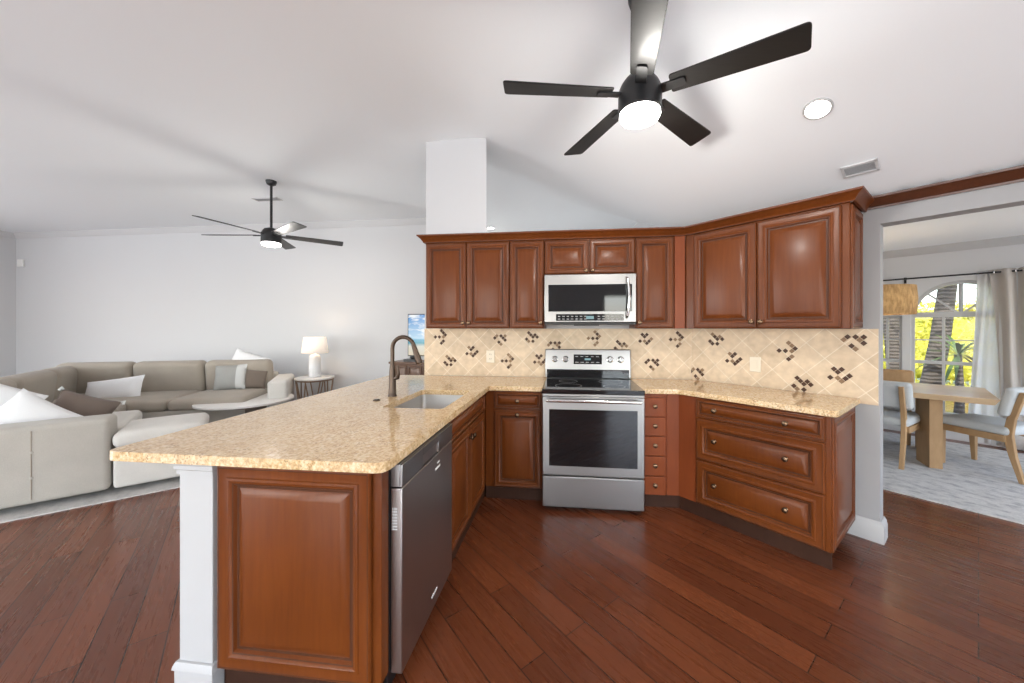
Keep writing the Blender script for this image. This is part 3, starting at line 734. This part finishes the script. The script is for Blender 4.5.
# outlets
def plate(name, label, X, m, sw):
    r_ = root(name, label, 'switch' if sw else 'outlet'); r_.matrix_world = X
    obj('cover_plate', box(new(), -.04, .04, -.006, 0, -.06, .06), M[m], r_, bev=.003)
    if sw:
        for x in (0,): obj('rocker', box(new(), x - .016, x + .016, -.009, -.006, -.033, .033), M[m], r_, bev=.002)
    else:
        for z in (-.022, .022):
            b = new()
            for x in (-.007, .007): box(b, x - .0015, x + .0015, -.0075, -.0055, z - .006, z + .006)
            obj('socket', b, M['outlet_dark'], r_)
plate('wall_outlet', 'cream wall outlet on the tiled backsplash beside the range', T(-.735, WY - .0095, 1.105), 'cream_plate', False)
plate('light_switch', 'cream light switch on the angled tiled wall', ANG @ T(.52, -.0095, 1.09), 'cream_plate', True)

# ------------------------------------------------------------------ ceiling fixtures
def fan(label, x, y, zb, rad, wid, a0, canopy_z, lens_r=.10):
    r_ = root('ceiling_fan', label, 'ceiling fan', (x, y, zb))
    hc = canopy_z - zb
    obj('canopy', lathe(new(), [(.056, hc), (.054, hc - .02), (.046, hc - .045), (.022, hc - .06)], 24), M['black'], r_)
    obj('downrod', tube(new(), [(0, 0, .05), (0, 0, hc - .05)], .0135, 12), M['black'], r_)
    obj('motor_housing', lathe(new(), [(.03, .095), (.070, .08), (.088, .055), (.099, .03), (.102, 0), (.102, -.075), (.097, -.082)], 32), M['black'], r_)
    obj('light_lens', lathe(new(), [(.095, -.082), (.097, -.096), (.090, -.110), (.065, -.118), (.02, -.120)], 32), M['lens'], r_)
    light('fan_light', 'POINT', (x, y, zb - .19), 27, color=(1, .96, .9), shadow_soft_size=.09)
    for k in range(5):
        X = RZ(R(a0 + 72 * k))
        Bm = X @ T(0, 0, .012) @ RX(R(-12))
        ro, ri = rad, .12
        out = rounded([(ri + .02, -wid * .38), (ro - .012, -wid / 2), (ro, wid / 2), (ri + .02, wid * .38)], [.012, .02, .02, .012])
        bl = obj('blade', prism(new(), out, -.004, .004, Bm), M['blade'], r_, bev=.002)
        b = new(); prism(b, rounded([(.10, -.026), (.205, -.022), (.205, .022), (.10, .026)], [0, .012, .012, 0]), -.012, -.005, Bm)
        obj('bracket', b, M['black'], bl)
    return r_
fan('large black five-blade ceiling fan with a lit lens above the kitchen', .351, 1.80, 2.505, .665, .135, 190.6, ceil_z(.351, 1.80) + .01)
fan('smaller black ceiling fan on a long downrod in the living room', -3.44, 3.85, 2.455, .765, .135, 187, ceil_z(-3.44, 3.85) + .005)

def downlight(label, x, y, en=14):
    z = ceil_z(x, y); e_ = .05
    n = Vector((-(ceil_z(x + e_, y) - ceil_z(x - e_, y)) / (2 * e_), -(ceil_z(x, y + e_) - ceil_z(x, y - e_)) / (2 * e_), 1)).normalized()
    X = T(x, y, z) @ n.to_track_quat('Z', 'Y').to_matrix().to_4x4()
    r_ = root('recessed_light', label, 'ceiling light'); r_.matrix_world = X
    obj('trim_ring', lathe(new(), [(.054, -.002), (.056, -.006), (.064, -.007), (.068, -.001), (.068, .0)], 28, caps=False), M['trim'], r_)
    obj('lens', lathe(new(), [(.055, -.004), (.03, -.0055), (.005, -.006)], 24), M['downlight'], r_)
    lo = light('downlight', 'SPOT', X @ Vector((0, 0, -.03)), en, color=(1, .95, .87), shadow_soft_size=.06, spot_size=R(150), spot_blend=.6)
    lo.rotation_euler = X.to_euler()
downlight('round lit recessed light in the sloped ceiling above the angled cabinets', 1.356, 2.127, 22)
downlight('small lit recessed light just above the cabinet crown beside the white block', -1.30, 6.08, 60)
downlight('round lit recessed light added out of view over the kitchen', -.6, .3, 22)  # added ceiling lamp, unseen, brightens the kitchen
downlight('round lit recessed light added out of view over the walkway', 1.6, .2, 22)  # second added ceiling lamp, also outside the view

def vent(label, X, w, h_, m, n):
    r_ = root('ceiling_vent', label, 'vent'); r_.matrix_world = X
    b = new()
    for q in ((-w / 2, w / 2, -h_ / 2, -h_ / 2 + .014), (-w / 2, w / 2, h_ / 2 - .014, h_ / 2), (-w / 2, -w / 2 + .014, -h_ / 2, h_ / 2), (w / 2 - .014, w / 2, -h_ / 2, h_ / 2)): box(b, *q, -.008, 0)
    obj('frame', b, M['vent_white'], r_)
    b = new()
    for k in range(n):
        y = -h_ / 2 + .016 + (h_ - .032) * (k + .5) / n; box(b, -w / 2 + .012, w / 2 - .012, -.006, .006, -.0008, .0008, T(0, y, -.005) @ RX(R(35)))
    obj('louvers', b, M[m], r_)
    obj('duct', box(new(), -w / 2 + .01, w / 2 - .01, -h_ / 2 + .01, h_ / 2 - .01, -.0015, -.0005), M[m], r_)
v_ = ang(.0, 0)
px_, py_ = 1.765, 2.40
X = T(px_, py_, ceil_z(px_, py_) - .002) @ RZ(R(-45)) @ RX(-math.atan(.42))
vent('white rectangular air vent in the sloped ceiling above the angled cabinet', X, .165, .10, 'vent', 6)
vent('grey slotted air vent in the ceiling behind the living room fan', T(-3.97, 4.38, ceil_z(-3.97, 4.38) - .002), .36, .11, 'vent', 6)

# ------------------------------------------------------------------ living room
put(obj('area_rug', rbox(new(), 0, 0, .006, 4.3, 3.7, .012, .005, 2), M['rug2'], loc=(-6.06, 4.12, 0), rot=(0, 0, R(45))), 'pale rug edge showing under the grey sectional sofa', 'rug') if False else None
def WU(s, d): return ((s + d) / 2, (s - d) / 2)      # s = x+y, d = x-y  ->  point
rug_poly = [WU(-3.1, -6.08), WU(.55, -6.08), WU(.55, -9.6), WU(-3.1, -9.6)]
put(obj('area_rug', prism(new(), rug_poly, .0005, .010), M['rug2']), 'pale grey rug under the sectional sofa in the living room', 'rug')

so = root('sectional_sofa', 'large greige linen sectional sofa wrapping around the living room', 'sofa', (0, 0, 0))
Z0 = .012
def seg(p, q):
    p = Vector((*p, 0)); q = Vector((*q, 0)); d_ = (q - p)
    return T(p.x, p.y, 0) @ RZ(math.atan2(d_.y, d_.x)), d_.length
# near section: the back panel toward the kitchen, tufted, then a backless bumper seat
X, L = seg(WU(-2.95, -6.22), WU(-1.17, -6.22))      # x along +w, +y away from the kitchen
b = new(); nx = 3
rbox(b, L / 2, .14, (.645 + .06) / 2, L, .28, .645 - .06, .04, 4, X)
obj('back', b, M['sofa'], so, ang=60)
for k in (1, 2): obj('seam', tube(new(), [X @ Vector((L * k / 3 + .03, -.0005, z)) for z in (.10, .3, .48, .61)], .004, 8), M['sofa_back'], so)
for k in (1, 2):
    for z in (.26, .45): obj('tufting_button', lathe(new(), [(.012, 0), (.011, .004), (.004, .007)], 10, X @ T(L * k / nx + .03, .001, z) @ RX(R(90))), M['sofa'], so)
X2, L2 = seg(WU(-1.15, -6.22), WU(-.35, -6.22))
obj('seat_base', rbox(new(), L2 / 2, .27, .23, L2, .54, .34, .03, 3, X2), M['sofa_pale'], so, ang=60)
obj('seat_cushion', rbox(new(), L2 / 2, .27, .455, L2 + .01, .57, .13, .05, 4, X2, .02), M['sofa_pale'], so, ang=60)
b = rbox(new(), L / 2, .72, .23, L, .88, .34, .03, 3, X); obj('seat_base', b, M['sofa'], so, ang=60)
obj('seat_cushion', rbox(new(), L / 2 + .15, .72, .455, L * .8, .86, .13, .05, 4, X, .02), M['sofa_pale'], so, ang=60)
# side section (runs away from the camera) and far section
def run(P, Q, n, seat_d, inward, zt, mats=('sofa', 'sofa_back', 'sofa_back'), x0=0, base_h=.34):
    X, L = seg(P, Q); sgn = inward
    b = rbox(new(), L / 2, sgn * (seat_d + .28) / 2, .22, L, seat_d + .28, base_h, .03, 3, X); obj('seat_base', b, M[mats[0]], so, ang=60)
    obj('back', rbox(new(), L / 2, sgn * .09, .40, L, .18, .66, .05, 3, X), M[mats[0]], so, ang=60)
    for k in range(n):
        w = L / n
        obj('back_cushion', rbox(new(), w * (k + .5), sgn * .255, .445 + (zt - .445) / 2, w - .012, .20, zt - .445, .07, 4, X @ T(w * (k + .5), sgn * .25, .6) @ RX(R(-6 * sgn)) @ T(-w * (k + .5), -sgn * .25, -.6), .02), M[mats[1]], so, ang=60)
        obj('seat_cushion', rbox(new(), w * (k + .5), sgn * (.28 + seat_d / 2 + .02), .455, w - .008, seat_d, .14, .055, 4, X, .025), M[mats[2]], so, ang=60)
    return X, L
XS, LS = run(WU(-2.95, -7.05), (-6.78, 3.95), 3, .72, -1, .90)
XF, LF = run((-6.62, 4.20), (-4.35, 5.04), 3, .78, -1, .93)
obj('arm', rbox(new(), 0, -.44, .36, .22, .88, .66, .04, 3, T(-4.24, 5.02, 0) @ RZ(R(34))), M['sofa_pale'], so, ang=60)

def pillow(name, label, w, h, t_, X, m, tassel=False, fringe=False, m2=None):
    b = new(); n = 14
    def zf(x, y): return t_ / 2 * max(0, (1 - abs(x) ** 2.6)) ** .55 * max(0, (1 - abs(y) ** 2.6)) ** .55
    g = []
    for s in (1, -1):
        G = []
        for i in range(n + 1):
            row = []
            for j in range(n + 1):
                x, y = 2 * i / n - 1, 2 * j / n - 1
                k = 1 - .05 * (1 - x * x) * (abs(y) ** 3); k2 = 1 - .05 * (1 - y * y) * (abs(x) ** 3)
                row.append(b.verts.new(X @ Vector((x * w / 2 * k2, s * zf(x, y), y * h / 2 * k))))
            G.append(row)
        for i in range(n):
            for j in range(n): face(b, (G[i][j], G[i + 1][j], G[i + 1][j + 1], G[i][j + 1]))
    bmesh.ops.remove_doubles(b, verts=b.verts[:], dist=.0005)
    if m2:
        Xi = X.inverted()
        for f in b.faces:
            if (Xi @ f.calc_center_median()).x > w * .22: f.material_index = 1
    o = obj(name, b, [M[m], M[m2]] if m2 else M[m], None, ang=80)
    put(o, label, 'cushion')
    if tassel:
        for sx in (-1, 1):
            for sz in (-1, 1):
                b = tube(new(), [X @ Vector((sx * w * .49, 0, sz * h * .49)), X @ Vector((sx * w * .53, 0, sz * h * .53)), X @ Vector((sx * w * .55, 0, sz * h * .53 - .03))], [.008, .014, .011], 8)
                obj('tassel', b, M['pale_fab'], o)
    return o
def PX(x, y, z, rz, lean, roll=0): return T(x, y, z) @ RZ(R(rz)) @ RX(R(lean)) @ RY(R(roll))
pillow('throw_pillow', 'big white pillow leaning on the sofa back nearest the kitchen', .45, .45, .18, PX(-4.40, 2.46, .575, 47, -14, 40), 'white_fab')
pillow('throw_pillow', 'white pillow cut by the picture edge on the near sofa back', .56, .46, .18, PX(-4.80, 2.42, .72, 50, -18, 30), 'white_fab')
pillow('throw_pillow', 'dark brown pillow with corner tassels beside the big white pillow', .40, .36, .14, PX(-4.36, 2.76, .60, 44, -20, 24), 'brown_fab', True)
pillow('lumbar_pillow', 'long white lumbar pillow against the far sofa corner', .70, .30, .16, PX(-5.56, 3.84, .61, 6, -18, -8), 'white_fab')
pillow('throw_pillow', 'white pillow behind the grey cushion at the far sofa arm', .48, .46, .15, PX(-4.58, 4.68, .80, 18, -14, 20), 'white_fab')
pillow('throw_pillow', 'grey striped cushion with a pale band at the far sofa arm', .37, .36, .13, PX(-4.60, 4.46, .70, 24, -20, -3), 'grey_fab', m2='pale_fab')
pillow('throw_pillow', 'dark patterned cushion tucked beside the far sofa arm', .27, .27, .10, PX(-4.36, 4.60, .66, 32, -16, 6), 'stripe_fab')

# coffee table
ct = root('coffee_table', 'round pale stone coffee table in front of the sectional sofa', 'table', (-4.12, 4.22, 0.011))
b = lathe(new(), [(.48, .415), (.52, .422), (.52, .442), (.50, .450)], 48); obj('tabletop', b, M['stone'], ct, ang=50)
b = lathe(new(), [(.30, 0), (.30, .02), (.22, .06), (.20, .35), (.32, .415)], 32); obj('pedestal', b, M['stripe_fab'], ct, ang=50)
# side table and lamp
stb = root('side_table', 'round white topped side table on bronze wire legs beside the sofa arm', 'table', (-3.79, 5.05, .0))
obj('tabletop', lathe(new(), [(.25, .612), (.265, .617), (.265, .635), (.258, .640)], 40), M['stone'], stb, ang=50)
b = new(); n = 40; tube(b, [(.248 * math.cos(2 * math.pi * i / n), .248 * math.sin(2 * math.pi * i / n), .600) for i in range(n + 1)], .010, 8); obj('top_ring', b, M['gold'], stb)
b = new(); tube(b, [(.19 * math.cos(2 * math.pi * i / n), .19 * math.sin(2 * math.pi * i / n), .010) for i in range(n + 1)], .008, 8); obj('base_ring', b, M['gold'], stb)
for k in range(6):
    a = 2 * math.pi * k / 6
    b = new()
    for s in (-.40, .40): tube(b, [(.19 * math.cos(a), .19 * math.sin(a), .012), (.246 * math.cos(a + s), .246 * math.sin(a + s), .60)], .0085, 6)
    obj('leg', b, M['gold'], stb)
la = root('table_lamp', 'lit table lamp with ribbed pale base and linen shade on the side table', 'lamp', (-3.79, 5.05, .641))
prof = [(.085, 0), (.085, .02), (.075, .03), (.075, .30), (.06, .33), (.02, .345), (.012, .36)]
b = new(); n = 48
loft(b, [[Vector((r_ * (1 + (.06 * (k % 2) if r_ == .075 else 0)) * math.cos(2 * math.pi * k / n), r_ * (1 + (.06 * (k % 2) if r_ == .075 else 0)) * math.sin(2 * math.pi * k / n), z)) for k in range(n)] for r_, z in prof])
obj('lamp_base', b, M['lampglass'], la)
obj('lamp_shade', lathe(new(), [(.178, .365), (.148, .600)], 40, caps=False), M['shade'], la, solid=.003)
obj('bulb', lathe(new(), [(.012, .36), (.016, .40), (.032, .45), (.03, .48), (.012, .50)], 16), M['bulb'], la)
light('lamp_glow', 'POINT', (-3.79, 5.05, 1.13), 4.5, color=(1, .72, .45), shadow_soft_size=.04)

# console and television
tc_ = root('media_console', 'dark carved wooden console behind the faucet under the television', 'cabinet', (-2.34, 4.60, 0), R(-7))
obj('body', box(new(), 0, 1.35, 0, .34, .06, .90), M['console'], tc_, bev=.004)
obj('top', box(new(), -.03, 1.38, -.03, .35, .90, .930), M['console'], tc_, bev=.006)
b = new()
for k in range(4): panel(b, .03 + k * .325, .325 + k * .325, .10, .67, style='raised')
obj('door_panels', b, M['console'], tc_)
for k in range(6): obj('drawer', panel(new(), .03 + k * .217, .235 + k * .217, .69, .885, fr=.03), M['console'], tc_)
obj('plinth', box(new(), .02, 1.33, .02, .32, 0, .06), M['console'], tc_)
tv = root('television', 'flat television showing a blue sky and beach above the console', 'television', (-2.17, 4.72, .932), R(-7))
obj('bezel', box(new(), 0, 1.02, 0, .035, .065, .640), M['black'], tv, bev=.004)
obj('screen', box(new(), .012, 1.008, -.003, .0, .077, .628), M['tv'], tv)
b = box(new(), .35, .42, -.06, .10, 0, .012); box(b, .63, .70, -.06, .10, 0, .012); box(b, .37, .40, .0, .03, .012, .1); box(b, .65, .68, .0, .03, .012, .1)
obj('stand', b, M['black'], tv)
b = box(new(), -.10, .10, -.05, .05, 0, .035); lathe(b, [(.02, .03), (.05, .05), (.045, .075), (.02, .085)], 16, T(.02, 0, 0))
put(obj('media_box', b, M['black'], loc=(-2.06, 4.62, .931), rot=(0, 0, R(-7))), 'small black box lying on the dark console below the television', 'box')
# small box on the wall
b = box(new(), -.06, .06, -.035, 0, -.065, .065); al = put(obj('wall_sensor', b, M['plastic'], bev=.008, loc=(-9.86, 5.478, 2.56)), 'small white sensor box high on the living room wall', 'sensor')

# ------------------------------------------------------------------ dining room furniture
put(obj('area_rug', prism(new(), [(.15, 1.08), (3.3, 1.08), (3.3, 3.46), (.15, 3.46)], .0005, .011, ANG), M['rug']), 'distressed pale grey rug under the dining table', 'rug')
TA = R(-40)
dt = root('dining_table', 'light oak dining table with a slab pedestal in the dining room', 'table', (3.81, 3.635, .0115), TA)
# local frame: origin at the near tip, -x along the near edge, +y across the table
b = prism(new(), [(-1.55, .0), (0, 0), (0, .95), (-1.55, .95)], .675, .730); b2 = b
for v_ in b.verts:
    if v_.co.z < .70: v_.co.x += .03 if v_.co.x < -1 else -.03; v_.co.y += .02 if v_.co.y < .5 else -.02
obj('tabletop', b, M['oak_top'], dt, bev=.004)
for x in (-.42, -1.18):
    for y in (.055, .62):
        Xp = T(x, y, 0) @ RZ(R(20)); obj('pedestal', box(new(), 0, .095, .0, .25, .0, .674, Xp), M['oak'], dt, bev=.004)

def dining_chair(label, loc, rz, bm_='seat_fab'):
    """chair facing local +y"""
    r_ = root('dining_chair', label, 'chair', loc, rz, None)
    for s in (-1, 1):
        # front leg
        b = new(); loft(b, [[Vector((s * .215 + dx * w, .235 + dy * w + yo, z)) for dx, dy in ((-1, -1), (1, -1), (1, 1), (-1, 1))] for w, z, yo in ((.016, 0, -.01), (.024, .30, 0), (.026, .40, 0))])
        obj('leg', b, M['oak'], r_, bev=.004)
        # rear leg rising into the back post
        pts_ = [(-.30, 0, .016), (-.245, .22, .022), (-.215, .40, .030), (-.235, .55, .026), (-.285, .72, .020), (-.305, .80, .017)]
        b = new(); loft(b, [[Vector((s * .20 + dx * .018, y + dy * w, z)) for dx, dy in ((-1, -1), (1, -1), (1, 1), (-1, 1))] for y, z, w in pts_])
        obj('leg', b, M['oak'], r_, bev=.004)
    b = box(new(), -.215, .215, .22, .25, .33, .40)
    for s in (-1, 1): box(b, s * .225 - .012, s * .225 + .012, -.21, .23, .34, .40)
    obj('seat_frame', b, M['oak'], r_, bev=.003)
    obj('seat', rbox(new(), 0, .015, .438, .475, .50, .085, .035, 4, None, .012), M['seat_fab'], r_, ang=60)
    Xb = T(0, -.245, .70) @ RX(R(13))
    b = new(); rbox(b, 0, .022, 0, .525, .075, .27, .034, 4, Xb)
    Xbi = Xb.inverted()
    obj('backrest', b, M[bm_], r_, ang=60)
    return r_
dining_chair('grey upholstered oak dining chair seen from behind at the near side of the table', (3.34, 4.22, .0115), R(-53))
dining_chair('grey upholstered oak dining chair seen side-on at the end of the table', (4.07, 3.97, .0115), R(17))
dining_chair('oak dining chair at the window side of the table with its back to the glass', (3.95, 5.0, .0115), R(140), 'oak')

# pendant
pe_ = root('pendant_lamp', 'rattan drum pendant lamp hanging over the dining table', 'lamp', (3.46, 4.52, 0))
obj('shade', lathe(new(), [(.335, 1.53), (.345, 1.70), (.335, 1.84)], 48, caps=False), M['rattan'], pe_, solid=.014)
b = new()
tube(b, [(0, 0, 1.86), (0, 0, 2.42)], .006, 8)
for a in (0, 120, 240): tube(b, [(0, 0, 1.86), (.335 * math.cos(R(a)), .335 * math.sin(R(a)), 1.86)], .005, 6)
obj('cord', b, M['black'], pe_)
for a in (20, 140, 260):
    obj('bulb', lathe(new(), [(.012, .06), (.03, .03), (.034, 0), (.02, -.03), (.005, -.035)], 14, T(.16 * math.cos(R(a)), .16 * math.sin(R(a)), 1.72)), M['bulb'], pe_)
light('pendant_glow', 'POINT', (3.46, 4.52, 1.68), 6, color=(1, .86, .68), shadow_soft_size=.08)

# curtain rod and curtains
cr = root('curtain_rod', 'thin black curtain rod above the arched dining window', 'curtain rod')
RYd = DY - .075
obj('rod', tube(new(), [ANG @ Vector((.55, RYd, 2.026)), ANG @ Vector((2.75, RYd, 2.026))], .010, 10), M['black'], cr)
for x in (1.02, 2.72):
    b = new(); bar(b, ANG @ Vector((x, DY, 2.026)), ANG @ Vector((x, RYd - .012, 2.026)), .014, .02); box(b, x - .012, x + .012, DY - .008, DY, 1.97, 2.05, ANG); obj('bracket', b, M['black'], cr)
obj('finial', lathe(new(), [(.010, 0), (.018, .01), (.018, .03), (.006, .042)], 14, ANG @ T(.55, RYd, 2.026) @ RY(R(-90))), M['black'], cr)
def curtain(name, label, x0, x1, b0, b1, y, m, waves, amp, ring=True):
    b = new(); n = waves * 10; nz = 16; g = []
    for i in range(n + 1):
        t_ = i / n; col = []
        for j in range(nz + 1):
            v = j / nz; z = 2.06 - (2.06 - .02) * v; e_ = v ** .8
            x = (x0 + (x1 - x0) * t_) * (1 - e_) + (b0 + (b1 - b0) * t_) * e_
            a = amp * (1 + .35 * math.sin(7 * t_ + 3 * v)) * (.9 + .3 * v)
            col.append(b.verts.new(ANG @ Vector((x + .012 * math.sin(9 * t_ + 4 * v), y + a * math.sin(2 * math.pi * waves * t_ + .5 * math.sin(3 * v)), z))))
        g.append(col)
    for i in range(n):
        for j in range(nz): face(b, (g[i][j], g[i][j + 1], g[i + 1][j + 1], g[i + 1][j]))
    o = put(obj(name, b, M[m], None, ang=180, solid=.003), label, 'curtain')
    if ring:
        for k in range(waves * 2):
            t_ = (k + .5) / (waves * 2); b = new(); q = 16
            c = ANG @ Vector((x0 + (x1 - x0) * t_, y, 2.026)); ax = (ANG.to_3x3() @ Vector((0, 1, 0)))
            sd = (ANG.to_3x3() @ Vector((1, 0, 0)))
            tube(b, [c + (ax * math.cos(2 * math.pi * i / q) + Vector((0, 0, 1)) * math.sin(2 * math.pi * i / q)) * .020 for i in range(q + 1)], .004, 6)
            obj('grommet', b, M['chrome'], o)
    return o
curtain('heavy_curtain', 'heavy beige curtain with steel grommets beside the arched window', 1.70, 2.45, 1.80, 2.50, RYd, 'drape', 5, .042)
curtain('sheer_curtain', 'sheer white curtain hanging at the edge of the arched window', 1.62, 1.98, 1.54, 1.96, DY - .020, 'sheer', 5, .014, False)

# ------------------------------------------------------------------ outdoors beyond the dining window
b = box(new(), -9, 14, DY + .2, 34, -.34, -.14, ANG); struct('ground_lawn', b, M['grass'])
struct('path_patio', box(new(), -2, 6, DY + .2, DY + 1.6, -.14, -.10, ANG), M['shed'])
def leaves(bm, n, fn, s0, s1, rs):
    for _ in range(n):
        c = fn(); s = rs.uniform(s0, s1); q = Matrix.Rotation(rs.uniform(0, 6.28), 3, Vector((rs.uniform(-1, 1), rs.uniform(-1, 1), rs.uniform(-1, 1))).normalized())
        face(bm, [bm.verts.new(c + q @ Vector(p) * s) for p in ((-.5, 0, 0), (0, -.22, .05), (.5, 0, 0), (0, .22, .05))])
def hedge(label, x, y, w, d_, h_, m, seed, n=2600):
    rs = random.Random(seed); r_ = root('hedge', label, 'hedge', tuple(ANG @ Vector((x, y, -.14))), R(-45))
    b = new(); rbox(b, 0, 0, h_ / 2, w * .9, d_ * .8, h_ * .92, .3, 3)
    obj('inner_growth', b, M['leaf'], r_)
    b = new()
    def fn():
        a = rs.random()
        if a < .7: return Vector((rs.uniform(-w / 2, w / 2), -d_ / 2 + rs.uniform(-.15, .25), rs.uniform(.02, h_)))
        return Vector((rs.uniform(-w / 2, w / 2), rs.uniform(-d_ / 2, d_ / 2), h_ + rs.uniform(-.2, .15)))
    leaves(b, n, fn, .07, .17, rs); o = obj('foliage', b, M[m], r_, fix=False); o['kind'] = 'stuff'
hedge('sunlit yellow-green hedge across the lawn outside the dining window', 3.0, 12.2, 12, 1.2, 2.1, 'leaf', 3, 11000)
def tree(label, x, y, lean, rad, hgt, m, seed, cw=2.6):
    rs = random.Random(seed); r_ = root('tree', label, 'tree', tuple(ANG @ Vector((x, y, -.14))), R(-45))
    pts_ = [(lean * k / 6 * hgt + .03 * math.sin(k), .02 * math.cos(2 * k), hgt * k / 6) for k in range(7)]
    obj('trunk', tube(new(), pts_, [rad * (1.25 - .5 * k / 6) for k in range(7)], 14), M['bark'], r_)
    b = new(); top = Vector(pts_[-1])
    for k in range(5):
        a = 2 * math.pi * k / 5; tube(b, [top, top + Vector((math.cos(a) * .8, math.sin(a) * .8, .4)), top + Vector((math.cos(a) * 1.6, math.sin(a) * 1.6, .5))], [.06, .04, .015], 7)
    obj('branches', b, M['bark'], r_)
    b = new(); cl_ = [top + Vector((rs.uniform(-cw, cw), rs.uniform(-cw, cw), rs.uniform(-.9, 1.2))) for _ in range(26)]
    def fn():
        c = rs.choice(cl_); return c + Vector((rs.gauss(0, .35), rs.gauss(0, .35), rs.gauss(0, .25)))
    leaves(b, 3000, fn, .10, .22, rs); o = obj('foliage', b, M[m], r_, fix=False); o['kind'] = 'stuff'
tree('slim leaning tree trunk outside the small side window', .69, 6.6, -.075, .13, 3.9, 'leaf', 11, 2.2)
tree('grey leaning tree trunk outside the arched window', 1.015, 6.2, .13, .115, 3.9, 'leaf', 12, 2.2)
tree('leafy tree standing farther back beyond the hedge', 4.6, 15, .02, .18, 3.2, 'leaf', 13, 3.2)
pl = root('palm_plant', 'dark spiky palm outside the arched dining window', 'palm', tuple(ANG @ Vector((1.43, 5.7, -.14))), 0)
obj('trunk', tube(new(), [(0, 0, 0), (.02, 0, .5), (0, .01, 1.1)], [.07, .05, .045], 10), M['bark'], pl)
rs = random.Random(5)
for k in range(26):
    a = rs.uniform(0, 6.28); el = rs.uniform(-.5, 1.2); L = rs.uniform(.45, .7); b = new(); prev = None
    d_ = Vector((math.cos(a), math.sin(a), 0)); s_ = Vector((-math.sin(a), math.cos(a), 0)); row = []
    for j in range(6):
        t_ = j / 5; p = Vector((0, 0, 1.1)) + d_ * (L * t_ * math.cos(el)) + Vector((0, 0, 1)) * (L * t_ * math.sin(el) - .25 * t_ * t_)
        w = .026 * math.sin(math.pi * (.08 + .9 * t_)); row.append((b.verts.new(p - s_ * w), b.verts.new(p + Vector((0, 0, .004))), b.verts.new(p + s_ * w)))
    for q, w_ in zip(row, row[1:]): face(b, (q[0], q[1], w_[1], w_[0])); face(b, (q[1], q[2], w_[2], w_[1]))
    obj('frond', b, M['palm'], pl, fix=False)
